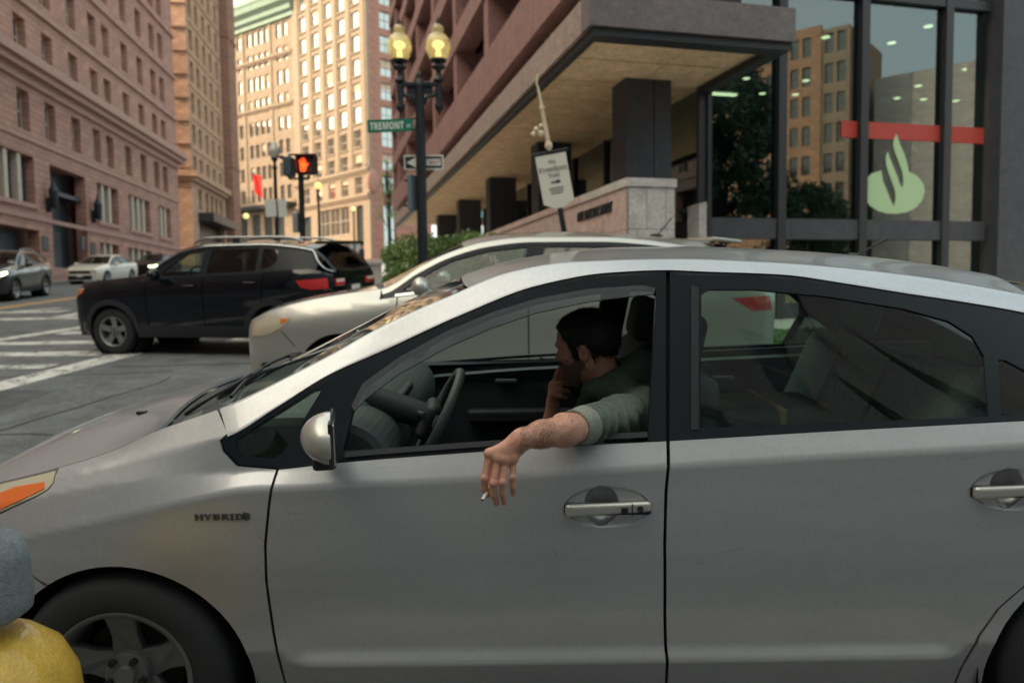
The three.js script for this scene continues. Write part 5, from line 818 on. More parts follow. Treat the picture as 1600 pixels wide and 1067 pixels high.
function strands(geo, n, len, width, dir, seed, keep = () => true) {   // short hairs lying on a surface
  const p = geo.attributes.position, q = geo.attributes.normal, r = rng(seed), pos = [], nor = [], a = V3(), nn = V3(), d = V3(), s = V3();
  for (let i = 0; i < n; i++) {
    const k = Math.floor(r() * p.count); a.fromBufferAttribute(p, k); nn.fromBufferAttribute(q, k); if (!keep(a)) continue;
    d.set(...dir(a, r)).addScaledVector(nn, -d.dot(nn)).normalize(); s.crossVectors(d, nn).multiplyScalar(width / 2); const L = len * (0.6 + 0.8 * r());
    const m = a.clone().addScaledVector(d, L * 0.5).addScaledVector(nn, L * 0.22), e = a.clone().addScaledVector(d, L).addScaledVector(nn, L * (0.08 + 0.25 * r()));
    for (const v of [a.clone().sub(s), a.clone().add(s), m.clone().add(s), a.clone().sub(s), m.clone().add(s), m.clone().sub(s), m.clone().sub(s), m.clone().add(s), e]) { pos.push(v.x, v.y, v.z); nor.push(nn.x, nn.y, nn.z); }
  }
  const g = new THREE.BufferGeometry(); g.setAttribute('position', new THREE.Float32BufferAttribute(pos, 3)); g.setAttribute('normal', new THREE.Float32BufferAttribute(nor, 3)); return g;
}
const wob = (x, y, z, s) => N64(x * s + z * s * 0.7, y * s + z * s * 0.45) - 0.5;
const skin = tmat([0.66, 0.33, 0.235], T.wear, 5, 0.46, { bumpMap: again(T.grain, 12), bumpScale: 0.0009 }), skinDim = skin;
const shirt = tmat([0.125, 0.165, 0.135], T.knit, 5, 0.92, { bumpMap: again(T.grain, 7), bumpScale: 0.001 }), cuffMat = tmat([0.30, 0.315, 0.26], T.knit, 6, 0.95), hairMat = mat([0.012, 0.010, 0.009], 0.55), trousers = tmat([0.03, 0.035, 0.05], T.knit, 4, 0.95);
{
  const man = thing('person', 'driver in a green hooded top leaning an arm out of the window with a cigarette', 'person'); man.position.copy(hatch.position); man.quaternion.copy(hatch.quaternion);
  // head, built facing -x about its own centre
  const hq = new THREE.Quaternion().setFromEuler(new THREE.Euler(0.05, -0.50, 0.19, 'YZX')), Hc = V3(1.388, 1.178, 0.345);
  const skull = join(0.03, egg([0.012, 0.030, 0], [0.100, 0.092, 0.076]), egg([-0.052, 0.045, 0], [0.046, 0.050, 0.058]), egg([-0.040, -0.035, 0], [0.056, 0.078, 0.056]), bone([-0.070, -0.088, 0], [0.015, -0.050, 0.050], 0.024, 0.020), bone([-0.070, -0.088, 0], [0.015, -0.050, -0.050], 0.024, 0.020));
  const feat = join(0.012, skull, bone([-0.086, 0.030, -0.040], [-0.086, 0.030, 0.040], 0.013, 0.013), bone([-0.094, 0.022, 0], [-0.115, -0.018, 0], 0.009, 0.012), egg([-0.106, -0.024, 0], [0.016, 0.010, 0.018]), bone([-0.088, -0.052, -0.018], [-0.088, -0.052, 0.018], 0.0105, 0.0105), bone([-0.084, -0.065, -0.016], [-0.084, -0.065, 0.016], 0.0105, 0.0105), egg([-0.070, -0.012, 0.045], [0.026, 0.022, 0.018]), egg([-0.070, -0.012, -0.045], [0.026, 0.022, 0.018]));
  const sock = carve(carve(feat, egg([-0.100, 0.010, 0.033], [0.014, 0.010, 0.018]), 0.012), egg([-0.100, 0.010, -0.033], [0.014, 0.010, 0.018]), 0.012);
  const eyes = join(0.004, egg([-0.082, 0.010, 0.032], [0.013, 0.0125, 0.0125]), egg([-0.082, 0.010, -0.032], [0.013, 0.0125, 0.0125]));
  const ear = s => carve(egg([0.014, -0.006, 0.077 * s], [0.018, 0.030, 0.010]), egg([0.009, -0.002, 0.085 * s], [0.010, 0.017, 0.0065]), 0.006);
  const neckB = bone([0.025, -0.06, 0], [0.060, -0.185, 0.0], 0.054, 0.062);
  const headF = join(0.006, join(0.035, sock, neckB), ear(1), ear(-1), eyes);
  const hairLine = pchip([[-0.12, 0.100], [-0.090, 0.092], [-0.068, 0.078], [-0.050, 0.055], [-0.036, 0.030], [-0.028, -0.026], [-0.014, -0.030], [-0.008, 0.022], [0.030, 0.026], [0.042, -0.080], [0.12, -0.098]]);
  const hairF = (x, y, z) => Math.max(skull(x, y, z) - 0.004 - 0.010 * sst(-0.03, 0.09, y) - 0.0035 * wob(x, y, z, 190) - 0.003 * wob(x, y, z, 60), (hairLine(x) - y) * 0.7 + 0.003 * wob(x, y, z, 150), -(skull(x, y, z) + 0.012));
  const beardF = (x, y, z) => Math.max(feat(x, y, z) - 0.0022 - 0.0015 * wob(x, y, z, 220), y - lerp(-0.040, 0.0, sst(-0.05, 0.0, x)) + (x < -0.06 ? 0.0 : 0), x - 0.012, -(feat(x, y, z) + 0.006), -0.112 - y, (x < -0.074 && y > -0.074 && y < -0.044 && Math.abs(z) < 0.026) ? 0.01 : -1);
  const put = g => { g.applyQuaternion(hq); g.translate(Hc.x, Hc.y, Hc.z); return g; };
  const head = put(netMesh(headF, [-0.145, -0.20, -0.105], [0.145, 0.135, 0.105], 0.0033));
  // bare forearm and hand over the sill
  const W = [1.150, 1.037, 0.995], fingers = {
    index: [[1.070, 1.004, 1.003], [1.058, 0.945, 1.018], [1.056, 0.916, 1.010], [1.064, 0.893, 0.996]], middle: [[1.091, 0.992, 1.006], [1.080, 0.934, 1.024], [1.080, 0.902, 1.018], [1.087, 0.872, 1.000]],
    ring: [[1.111, 0.988, 1.006], [1.103, 0.935, 1.023], [1.102, 0.903, 1.017], [1.106, 0.873, 0.999]], little: [[1.130, 0.990, 1.002], [1.128, 0.945, 1.014], [1.128, 0.918, 1.009], [1.129, 0.895, 0.995]],
  };
  const fr = { index: 0.0092, middle: 0.0096, ring: 0.0092, little: 0.0080 };
  const palm = join(0.016, ...Object.values(fingers).map((q, i) => bone([1.145 - i * -0.004, 1.030 + 0.004 * i, 0.990], q[0], 0.0165, 0.0125)), bone([1.128, 1.022, 0.985], [1.092, 0.997, 0.985], 0.018, 0.013));
  const chains = Object.entries(fingers).map(([k, q]) => join(0.004, bone(q[0], q[1], fr[k] * 1.12, fr[k]), bone(q[1], q[2], fr[k] * 1.03, fr[k] * 0.9), bone(q[2], q[3], fr[k] * 0.93, fr[k] * 0.78), egg(q[1], [fr[k] * 1.08, fr[k] * 1.12, fr[k] * 1.14])));
  const thumb = join(0.006, bone([1.125, 1.018, 0.972], [1.083, 0.975, 0.955], 0.016, 0.012), bone([1.083, 0.975, 0.955], [1.066, 0.935, 0.965], 0.0115, 0.0105), bone([1.066, 0.935, 0.965], [1.063, 0.908, 0.985], 0.0105, 0.0085));
  const knuckles = Object.values(fingers).map(q => egg([q[0][0], q[0][1], q[0][2] + 0.004], [0.0098, 0.0105, 0.0092]));
  const handF0 = join(0.007, join(0.013, palm, ...knuckles), thumb), handF = (x, y, z) => { let d = handF0(x, y, z); for (const c of chains) d = smin(d, c(x, y, z), 0.0035); d = smin(d, wristF(x, y, z), 0.02); return d - 0.0006 * wob(x, y, z, 260); };
  const wristF = join(0.03, bone([1.150, 1.037, 0.993], [1.205, 1.040, 0.955], 0.0235, 0.030), bone([1.205, 1.040, 0.955], [1.265, 1.037, 0.905], 0.031, 0.0395), bone([1.265, 1.037, 0.905], [1.335, 1.032, 0.835], 0.0395, 0.040));
  const hand = netMesh(handF, [1.03, 0.845, 0.925], [1.24, 1.095, 1.055], 0.0024);
  const foreF = (x, y, z) => Math.max(wristF(x, y, z) - 0.0012 * wob(x, y, z, 90) - 0.0006 * wob(x, y, z, 260), -(x - 1.2375));
  const fore = netMesh(foreF, [1.22, 0.96, 0.76], [1.40, 1.10, 1.0], 0.004);
  // the other hand at the mouth
  const rf = [[[1.280, 1.040, 0.235], [1.288, 1.075, 0.245], [1.300, 1.100, 0.250]], [[1.279, 1.034, 0.250], [1.305, 1.047, 0.268], [1.330, 1.040, 0.258]], [[1.276, 1.016, 0.252], [1.303, 1.022, 0.270], [1.328, 1.014, 0.258]], [[1.276, 1.000, 0.250], [1.300, 1.000, 0.264], [1.320, 0.992, 0.254]]];
  const rhF = join(0.010, ...rf.map(q => join(0.004, bone(q[0], q[1], 0.0098, 0.0090), bone(q[1], q[2], 0.0090, 0.0075))), bone([1.276, 0.965, 0.215], [1.278, 1.030, 0.235], 0.022, 0.020), bone([1.276, 0.965, 0.215], [1.278, 1.005, 0.248], 0.020, 0.016), bone([1.285, 0.99, 0.215], [1.305, 1.045, 0.218], 0.012, 0.0095), bone([1.305, 1.045, 0.218], [1.312, 1.082, 0.228], 0.0095, 0.008), bone([1.276, 0.965, 0.215], [1.272, 0.90, 0.20], 0.024, 0.030), bone([1.272, 0.90, 0.20], [1.29, 0.78, 0.155], 0.031, 0.042));
  const egg3 = (t, b) => { const d = V3(t[0] - b[0], t[1] - b[1], t[2] - b[2]).normalize(), g = sph(1, 0, 0, 0, 10, 8).scale(0.0048, 0.0068, 0.0016); return g.applyQuaternion(new THREE.Quaternion().setFromUnitVectors(V3(0, -1, 0), d)).translate(t[0] - d.x * 0.003, t[1] - d.y * 0.003, t[2] + 0.0068); };
  const rhand = netMesh(rhF, [1.22, 0.72, 0.09], [1.36, 1.125, 0.30], 0.0034);
  mesh('body', [head, hand, fore, rhand], skin, man);
  const cap = netMesh(hairF, [-0.13, -0.12, -0.11], [0.14, 0.15, 0.11], 0.0032), locks = strands(cap, 9000, 0.014, 0.0011, (a, r) => [0.8 + r() * 0.6, -0.5 - a.x * 8, (r() - 0.5) * 0.9 + a.z * 4], 5, a => a.x > -0.055 || a.y > 0.10);
  mesh('hair', put(mergeGeometries([cap, metric(locks)])), hairMat, man);
  const lie = (a, r) => [-0.55, -0.35 + 0.5 * (r() - 0.5), 0.6 + 0.5 * (r() - 0.5)];
  mesh('arm_hair', mergeGeometries([strands(fore, 1100, 0.011, 0.0004, lie, 6), strands(hand, 5200, 0.010, 0.0004, lie, 8, a => a.x > 1.15 && a.y > 1.0)]), mat([0.05, 0.03, 0.02], 0.7), man).userData.kind = 'stuff';
  for (const q of Object.values(fingers)) mesh('fingernail', egg3(q[3], q[2]), mat([0.62, 0.36, 0.28], 0.3), man);
  mesh('beard', put(netMesh(beardF, [-0.13, -0.13, -0.09], [0.03, 0.02, 0.09], 0.0032)), mat([0.14, 0.085, 0.065], 0.8), man);
  for (const s of [1, -1]) { mesh('eyebrow', put(tube([[-0.094, 0.030, 0.014 * s], [-0.0965, 0.0375, 0.030 * s], [-0.080, 0.034, 0.051 * s]], 0.0042, 12, 6).toNonIndexed()), hairMat, man); mesh('iris', put(sph(0.0062, -0.0905, 0.0095, 0.032 * s, 10, 8).toNonIndexed()), hairMat, man); }
  // hooded top with pushed-up sleeve
  const Sh = [1.545, 1.005, 0.545], El = [1.325, 1.030, 0.832];
  const fold = (x, y, z) => { const t = ((x - Sh[0]) * (El[0] - Sh[0]) + (y - Sh[1]) * (El[1] - Sh[1]) + (z - Sh[2]) * (El[2] - Sh[2])) / 0.1314; return t > 0 && t < 1.15 ? 0.007 * sst(0.05, 0.6, t) * Math.sin(t * 58 + 5 * wob(x, y, z, 16) + y * 20) : 0; };
  const topF = join(0.05, bone([1.47, 0.60, 0.36], [1.545, 0.90, 0.36], 0.165, 0.155), bone([1.55, 0.985, 0.52], [1.54, 0.985, 0.19], 0.078, 0.078), bone(Sh, [1.44, 1.015, 0.70], 0.074, 0.057), bone([1.44, 1.015, 0.70], [1.335, 1.032, 0.822], 0.057, 0.0475), bone([1.54, 0.97, 0.19], [1.36, 0.80, 0.13], 0.07, 0.058), bone([1.36, 0.80, 0.13], [1.285, 0.83, 0.165], 0.058, 0.047));
  const hoodF = join(0.03, bone([1.470, 1.085, 0.430], [1.565, 1.125, 0.37], 0.028, 0.046), bone([1.565, 1.125, 0.37], [1.50, 1.09, 0.26], 0.046, 0.034), bone([1.395, 1.060, 0.418], [1.470, 1.085, 0.430], 0.018, 0.028), bone([1.395, 1.045, 0.418], [1.49, 1.05, 0.44], 0.03, 0.05), bone([1.55, 1.08, 0.37], [1.60, 0.98, 0.37], 0.05, 0.06), bone([1.395, 1.060, 0.418], [1.365, 0.97, 0.36], 0.018, 0.03));
  const sleeveEnd = (x, y, z) => ((x - 1.312) * -0.55 + (y - 1.03) * 0.02 + (z - 0.845) * 0.83);
  const torsoF = (x, y, z) => Math.max(smin(topF(x, y, z), hoodF(x, y, z), 0.018) - 0.004 * wob(x, y, z, 26) - 0.0022 * wob(x, y, z, 70) - fold(x, y, z), sleeveEnd(x, y, z));
  mesh('hooded_top', netMesh(torsoF, [1.20, 0.50, 0.03], [1.76, 1.18, 0.92], 0.0065), shirt, man);
  const cuffF = (x, y, z) => { const s = sleeveEnd(x, y, z), d = join(0.02, bone([1.44, 1.015, 0.70], [1.335, 1.032, 0.822], 0.057, 0.0475), bone([1.335, 1.032, 0.822], [1.265, 1.037, 0.905], 0.0475, 0.0435))(x, y, z); return Math.max(d - 0.0030 - 0.0012 * wob(x, y, z, 60), s - 0.030, -s - 0.022, -(d + 0.006)); };
  mesh('cuff', netMesh(cuffF, [1.22, 0.94, 0.72], [1.45, 1.12, 0.95], 0.0034), cuffMat, man);
  const legF = join(0.05, bone([1.45, 0.60, 0.45], [1.02, 0.66, 0.47], 0.10, 0.075), bone([1.02, 0.66, 0.47], [0.72, 0.34, 0.45], 0.072, 0.05), bone([1.45, 0.60, 0.27], [1.02, 0.66, 0.25], 0.10, 0.075), bone([1.02, 0.66, 0.25], [0.70, 0.34, 0.27], 0.072, 0.05), bone([1.47, 0.60, 0.27], [1.47, 0.60, 0.45], 0.12, 0.12));
  mesh('trousers', netMesh(legF, [0.60, 0.25, 0.12], [1.64, 0.76, 0.62], 0.013), trousers, man);
  const cig = thing('cigarette', 'short white cigarette pinched between the fingers of the hanging hand', 'cigarette'); cig.position.copy(hatch.position); cig.quaternion.copy(hatch.quaternion);
  mesh('paper', bar([1.0635, 0.9065, 1.0105], [1.052, 0.893, 1.028], 0.0042, 12), mat([0.75, 0.73, 0.68], 0.8), cig); mesh('filter', bar([1.073, 0.918, 0.994], [1.0635, 0.9065, 1.0105], 0.0041, 12), mat([0.55, 0.33, 0.14], 0.8), cig); mesh('ash', bar([1.052, 0.893, 1.028], [1.0508, 0.8915, 1.030], 0.0038, 10), mat([0.15, 0.14, 0.13], 0.9), cig);
}
// ------------------------------------------------------------------ street furniture
const bulbMat = mat([1, 0.95, 0.7], 0.4, { emissive: lin(1, 0.84, 0.42), emissiveIntensity: 0.45 }), globe = mat([0.86, 0.83, 0.60], 0.25, { transmission: 0.8, thickness: 0, ior: 1.45 }), opal = mat([0.9, 0.85, 0.45], 0.5, { emissive: lin(1, 0.82, 0.28), emissiveIntensity: 0.3 });
function acorn(parent, x, y, z) {                       // an acorn globe over its gallery
  const g = mesh('globe', lathe([[0.11, 0], [0.165, 0.08], [0.198, 0.19], [0.190, 0.29], [0.14, 0.385], [0.085, 0.42], [0.078, 0.44], [0.098, 0.48], [0.088, 0.52], [0.05, 0.56], [0.02, 0.575]], 28).translate(x, y, z), globe, parent);
  mesh('bulb', [sph(1, 0, 0, 0, 16, 10).scale(0.10, 0.062, 0.10).translate(x, y + 0.25, z), cyl(0.035, 0.05, 0.13, x, y + 0.12, z, 12)], bulbMat, g);
  mesh('finial', lathe([[0.03, 0.57], [0.022, 0.60], [0.03, 0.62], [0.012, 0.66], [0, 0.70]], 12).translate(x, y, z), M.iron, g);
  mesh('gallery', lathe([[0.03, -0.34], [0.085, -0.33], [0.09, -0.30], [0.045, -0.26], [0.04, -0.15], [0.10, -0.12], [0.105, -0.085], [0.05, -0.06], [0.06, -0.03], [0.125, -0.02], [0.13, 0.015], [0.11, 0.02]], 20).translate(x, y, z), M.iron, g);
  const l = new THREE.PointLight(0xffdc9a, 0.07); l.position.set(x, y + 0.25, z); l.castShadow = true; parent.add(l);
}
{
  const gy = roadY(-12) + 0.12, L = thing('twin_lamp_post', 'black twin-globe lamp post with its lamps lit, carrying street signs', 'lamp post', [-1.43, gy, -12]);
  mesh('shaft', lathe([[0.24, 0], [0.24, 0.12], [0.19, 0.2], [0.17, 0.75], [0.12, 0.85], [0.085, 1.0], [0.078, 3.3], [0.09, 3.35], [0.075, 3.42], [0.075, 3.98], [0.10, 4.02], [0.05, 4.1]], 20), M.iron, L);
  const top = 4.02;
  mesh('cross_arm', [rbx(0.70, 0.075, 0.09, 0.02, 0, top, 0), tube([[-0.30, top - 0.02, 0], [-0.24, top - 0.17, 0], [-0.12, top - 0.2, 0], [-0.07, top - 0.32, 0]], 0.03, 18, 8), tube([[0.30, top - 0.02, 0], [0.24, top - 0.17, 0], [0.12, top - 0.2, 0], [0.07, top - 0.32, 0]], 0.03, 18, 8), bx(0.42, 0.14, 0.02, 0, top - 0.09, 0)], M.iron, L);
  for (const s of [-1, 1]) mesh('pendant', lathe([[0.04, 0.02], [0.055, -0.05], [0.045, -0.30], [0.075, -0.34], [0.06, -0.39], [0.025, -0.44], [0, -0.50]], 14).translate(0.31 * s, top, 0), M.iron, L);
  mesh('centre_finial', lathe([[0.06, 0.03], [0.03, 0.08], [0.055, 0.14], [0.02, 0.2], [0, 0.24]], 14).translate(0, top, 0), M.iron, L);
  for (const s of [-1, 1]) acorn(L, 0.31 * s, top + 0.37, 0);
  const green = mat([0.0, 0.165, 0.10], 0.45), white = mat([0.75, 0.77, 0.74], 0.5), blackP = mat([0.015, 0.017, 0.02], 0.45);
  const s1 = thing('street_name_sign', 'green street-name sign reading Tremont St on the twin lamp post', 'sign', [-1.905, roadY(-12) + 0.12 + 3.37, -11.96], 0.0); s1.rotation.z = 0.03;
  mesh('panel', rbx(0.735, 0.205, 0.008, 0.003), green, s1); mesh('border', flat([bx(0.71, 0.006, 0.003, 0, 0.095, 0.005), bx(0.71, 0.006, 0.003, 0, -0.095, 0.005)]), green, s1);
  mesh('lettering', [text('TREMONT', 0.115, 0.003, font, 0.72).translate(-0.055, 0.0, 0.0045), text('ST', 0.05, 0.003, font, 0.9).translate(0.295, -0.02, 0.0045)], white, s1);
  for (const y of [0.09, -0.09]) mesh('bracket', bx(0.12, 0.02, 0.02, 0.40, y, 0), M.iron, s1);
  const s2 = thing('one_way_sign', 'black and white one way arrow sign behind the twin lamp post', 'sign', [-1.40, roadY(-12) + 0.12 + 2.81, -12.12]);
  mesh('panel', rbx(0.64, 0.235, 0.008, 0.003), white, s2); mesh('field', rbx(0.60, 0.195, 0.006, 0.002, 0, 0, 0.003), blackP, s2);
  mesh('arrow', extr([[-0.275, 0], [-0.125, 0.085], [-0.125, 0.052], [0.275, 0.052], [0.275, -0.052], [-0.125, -0.052], [-0.125, -0.085]], 0.002).translate(0, 0, 0.0062), white, s2);
  mesh('lettering', text('ONE WAY', 0.07, 0.002, font, 0.86).translate(0.075, 0, 0.0083), mat([0.25, 0.03, 0.03], 0.6), s2); mesh('clamp', bx(0.05, 0.3, 0.03, 0.0, 0, -0.02), M.iron, s2);
  const s3 = thing('edge_on_sign', 'narrow grey-blue sign box seen edge-on on the left of the twin lamp post', 'sign', [-1.585, roadY(-12) + 0.12 + 2.31, -12.0], 1.2);
  mesh('box', rbx(0.20, 0.56, 0.07, 0.015), mat([0.12, 0.16, 0.21], 0.5), s3); for (const y of [0.2, -0.2]) mesh('bracket', bx(0.04, 0.03, 0.14, 0, y, -0.07), M.iron, s3);
}
{
  const gy = roadY(-18.5), p = thing('pedestrian_signal', 'pedestrian signal showing a red hand on a dark pole at the crossing', 'traffic signal', [-5.20, gy, -18.5]);
  mesh('pole', lathe([[0.2, 0], [0.2, 0.2], [0.075, 0.35], [0.068, 3.66], [0.05, 3.7], [0, 3.72]], 16), M.iron, p);
  const H = 3.62, hr = mesh('signal_head', rbx(0.46, 0.47, 0.22, 0.04, 0.20, H, 0.05, 3), M.iron, p); mesh('visor', [bx(0.48, 0.03, 0.16, 0.20, H + 0.225, 0.22), bx(0.03, 0.44, 0.16, -0.03, H - 0.01, 0.22), bx(0.03, 0.44, 0.16, 0.43, H - 0.01, 0.22)], M.iron, hr);
  mesh('face', bx(0.40, 0.41, 0.01, 0.20, H, 0.162), M.black, hr);
  const hand = [[-0.07, -0.17], [0.05, -0.17], [0.075, -0.08], [0.13, 0.02], [0.105, 0.04], [0.06, -0.01], [0.065, 0.12], [0.045, 0.125], [0.035, 0.03], [0.03, 0.165], [0.005, 0.165], [0.0, 0.035], [-0.02, 0.16], [-0.045, 0.155], [-0.035, 0.03], [-0.075, 0.12], [-0.095, 0.11], [-0.085, 0.0]];
  mesh('hand_symbol', extr(hand, 0.008).translate(0.115, H, 0.168), mat([0.9, 0.12, 0.02], 0.5, { emissive: lin(1, 0.085, 0.012), emissiveIntensity: 0.6 }), hr);
  const pl = new THREE.PointLight(0xff4a18, 0.05); pl.position.set(0.115, H, 0.24); pl.castShadow = true; p.add(pl);
  const hl = mesh('signal_head', rbx(0.22, 0.47, 0.42, 0.04, -0.28, H - 0.03, 0.0, 3).rotateY(0), mat([0.05, 0.075, 0.10], 0.4), p); mesh('visor', [bx(0.14, 0.03, 0.42, -0.44, H + 0.2, 0)], M.iron, hl);
  for (const [y, e] of [[H + 0.27, -0.09], [H - 0.32, 0.09]]) mesh('bracket', [bar([-0.30, y, 0], [0.22, y, 0], 0.025), bar([-0.28, y, 0], [-0.28, y + e, 0], 0.03), bar([0.2, y, 0], [0.2, y + e, 0], 0.03)], M.iron, p);
  mesh('control_box', rbx(0.13, 0.50, 0.16, 0.02, -0.15, 2.22, 0.02), M.steel, p);
}
function lampPost(x, d, globeY, label, lit, r = 0.19) {
  const z = -d, y0 = roadY(z), h = globeY - y0, p = thing('street_lamp', label, 'lamp post', [x, y0, z], 0, 'single globe lamp posts down the street');
  mesh('shaft', lathe([[0.22, 0], [0.22, 0.3], [0.12, 0.7], [0.07, 1.0], [0.055, h - 0.55], [0.10, h - 0.5], [0.05, h - 0.42], [0.05, h - 0.3], [0.12, h - 0.2], [0.10, h - 0.17]], 14), M.iron, p);
  const g = mesh('globe', lit ? sph(r, 0, h, 0, 18, 14) : lathe([[0.10, -0.17], [0.19, 0.0], [0.18, 0.12], [0.10, 0.22], [0.09, 0.3], [0.03, 0.36]], 18).translate(0, h, 0), lit ? opal : mat([0.55, 0.56, 0.5], 0.3), p); mesh('finial', lathe([[0.03, 0.17], [0.02, 0.3], [0, 0.36]], 8).translate(0, h, 0), M.iron, g);
  if (lit) { const l = new THREE.PointLight(0xffdc90, 0.4); l.position.set(0, h, 0); l.castShadow = true; p.add(l); }
  return p;
}
const at = (px, d) => (px - 800) / 1150 * d, hgt = (py, d) => 1.39 + (466 - py) / 1150 * d;
{
  const p = lampPost(at(437, 24), 24, hgt(240, 24), 'unlit dark lamp post with a white notice left of the pedestrian signal', false);
  const n = thing('notice_board', 'two white notices strapped to the unlit dark lamp post', 'sign', [at(438, 24), hgt(326, 24), -23.9]); mesh('sheet', bx(0.36, 0.56, 0.012, -0.16, 0.02, 0).rotateZ(0.05), mat([0.62, 0.64, 0.62], 0.7), n); mesh('sheet', bx(0.28, 0.58, 0.012, 0.21, 0.0, -0.01).rotateZ(0.06), mat([0.6, 0.62, 0.6], 0.7), n);
  lampPost(at(503, 36), 36, hgt(292, 36), 'lit globe lamp post right of the pedestrian signal', true); lampPost(at(557, 52), 52, hgt(328, 52), 'small lit globe lamp post near the cream building entrance', true, 0.16); lampPost(at(390, 47), 47, hgt(337, 47), 'lit globe lamp post below the red flag', true);
}
// leaning banner sign on an ornate pole
{
  const b = thing('trail_banner_sign', 'white pointed banner sign on a leaning ornate cream pole', 'sign', [1.08, roadY(-11) + 0.12, -11]); b.rotation.z = 0.172;
  const cream = mat([0.62, 0.52, 0.38], 0.6), wh = mat([0.60, 0.60, 0.54], 0.75), ink = mat([0.04, 0.05, 0.06], 0.8);
  mesh('lower_pole', cyl(0.04, 0.045, 2.02, 0, 1.0, 0, 14), M.iron, b); mesh('base', lathe([[0.2, 0], [0.2, 0.05], [0.06, 0.12]], 16), M.iron, b);
  const P = mesh('banner', extr([[-0.225, 2.80], [0.225, 2.80], [0.225, 2.10], [0, 1.98], [-0.225, 2.10]], 0.02, 0.004).translate(0, 0, -0.012), wh, b);
  mesh('lettering', [text('The', 0.045, 0.003, fontSerif).translate(0, 2.70, 0.014), text('Freedom', 0.072, 0.003, fontSerif).translate(0, 2.595, 0.014), text('Trail', 0.055, 0.003, fontSerif).translate(0, 2.50, 0.014), ...[2.31, 2.272, 2.234].map((y, i) => bx(0.22 - i * 0.02, 0.014, 0.003, 0, y, 0.0145))], ink, P);
  mesh('pointing_hand', extr([[-0.075, -0.004], [-0.05, 0.012], [0.0, 0.008], [0.02, 0.024], [0.075, 0.022], [0.075, -0.022], [0.02, -0.024], [0.0, -0.012], [-0.05, -0.016]], 0.003).translate(0, 2.40, 0.013), ink, P);
  mesh('crossbar', [bar([-0.25, 2.845, 0], [0.25, 2.845, 0], 0.016, 10), sph(0.026, -0.25, 2.845, 0, 10, 8), sph(0.026, 0.25, 2.845, 0, 10, 8)], M.iron, b);
  mesh('ornate_pole', [lathe([[0.02, 2.86], [0.055, 2.91], [0.06, 2.95], [0.03, 3.01], [0.03, 3.03], [0.04, 3.05], [0.034, 3.10], [0.028, 3.45], [0.042, 3.47], [0.042, 3.50], [0.024, 3.53], [0.02, 3.78]], 14), tube([[0, 3.78, 0], [-0.01, 3.86, 0], [0.035, 3.98, 0]], 0.017, 10, 8), sph(0.05, -0.08, 3.13, 0, 10, 8), sph(0.045, -0.14, 3.20, 0, 10, 8), sph(0.04, -0.19, 3.14, 0, 10, 8), sph(0.035, -0.06, 3.24, 0, 10, 8)], cream, b);
}
// hydrant on the near pavement
{
  const h = thing('fire_hydrant', 'yellow fire hydrant with a grey cap at the bottom left corner', 'hydrant', [-1.135, roadY(-1.5) + 0.13, -1.5]), o = -0.155;
  const yel = tmat([0.72, 0.42, 0.045], T.wear, 3, 0.38, { bumpMap: again(T.grain, 4), bumpScale: 0.004, clearcoat: 0.5 }), gr = tmat([0.28, 0.31, 0.33], T.stone, 7, 0.75, { bumpMap: again(T.grain, 6), bumpScale: 0.006 });
  mesh('barrel', lathe([[0.0, 0.16], [0.17, 0.16], [0.17, 0.19], [0.13, 0.22], [0.128, 0.48], [0.16, 0.5], [0.185, 0.52], [0.195, 0.58], [0.188, 0.64], [0.16, 0.70], [0.115, 0.74], [0.085, 0.755], [0.0, 0.76]].map(p => [p[0], p[1] + o]), 40), yel, h);
  mesh('cap', lathe([[0.055, 0.745], [0.088, 0.752], [0.104, 0.765], [0.106, 0.80], [0.102, 0.87], [0.100, 0.885], [0.088, 0.915], [0.055, 0.94], [0.048, 0.945], [0.045, 0.975], [0.0, 0.978]].map(p => [p[0] * 1.04, p[1] + o + 0.035]), 36), gr, h);
  for (const a of [0.5, 2.7, -1.2]) { const n = mesh('nozzle', cyl(0.055, 0.06, 0.12, 0, 0, 0, 20).rotateX(Math.PI / 2).translate(0, 0.36 + o, 0.16).rotateY(a), yel, h); mesh('nozzle_nut', cyl(0.018, 0.018, 0.03, 0, 0, 0, 5).rotateX(Math.PI / 2).translate(0, 0.36 + o, 0.235).rotateY(a), gr, n); }
  for (let i = 0; i < 8; i++) mesh('bolt', cyl(0.012, 0.012, 0.03, 0.172 * Math.cos(i * 0.785), 0.515 + o, 0.172 * Math.sin(i * 0.785), 6), gr, h);
}
// ------------------------------------------------------------------ foliage
function leafGeo(n, where, size, seed) {
  const r = rng(seed), pos = [], nor = [], q = new THREE.Quaternion(), e = new THREE.Euler(), a = V3(), nn = V3();
  for (let i = 0; i < n; i++) {
    const [x, y, z, s] = where(r); e.set(r() * 6.28, r() * 6.28, r() * 6.28); q.setFromEuler(e); const L = size * (0.6 + 0.8 * r()) * (s || 1), w = L * 0.42;
    const v = [[-L / 2, 0, 0], [0, 0.12 * L, w / 2], [L / 2, 0, 0], [0, 0.12 * L, -w / 2]].map(p => a.set(...p).applyQuaternion(q).toArray()); nn.set(0, 1, 0).applyQuaternion(q);
    for (const k of [0, 1, 2, 0, 2, 3]) { pos.push(x + v[k][0], y + v[k][1], z + v[k][2]); nor.push(nn.x, nn.y, nn.z); }
  }
  const g = new THREE.BufferGeometry(); g.setAttribute('position', new THREE.Float32BufferAttribute(pos, 3)); g.setAttribute('normal', new THREE.Float32BufferAttribute(nor, 3)); return g;
}
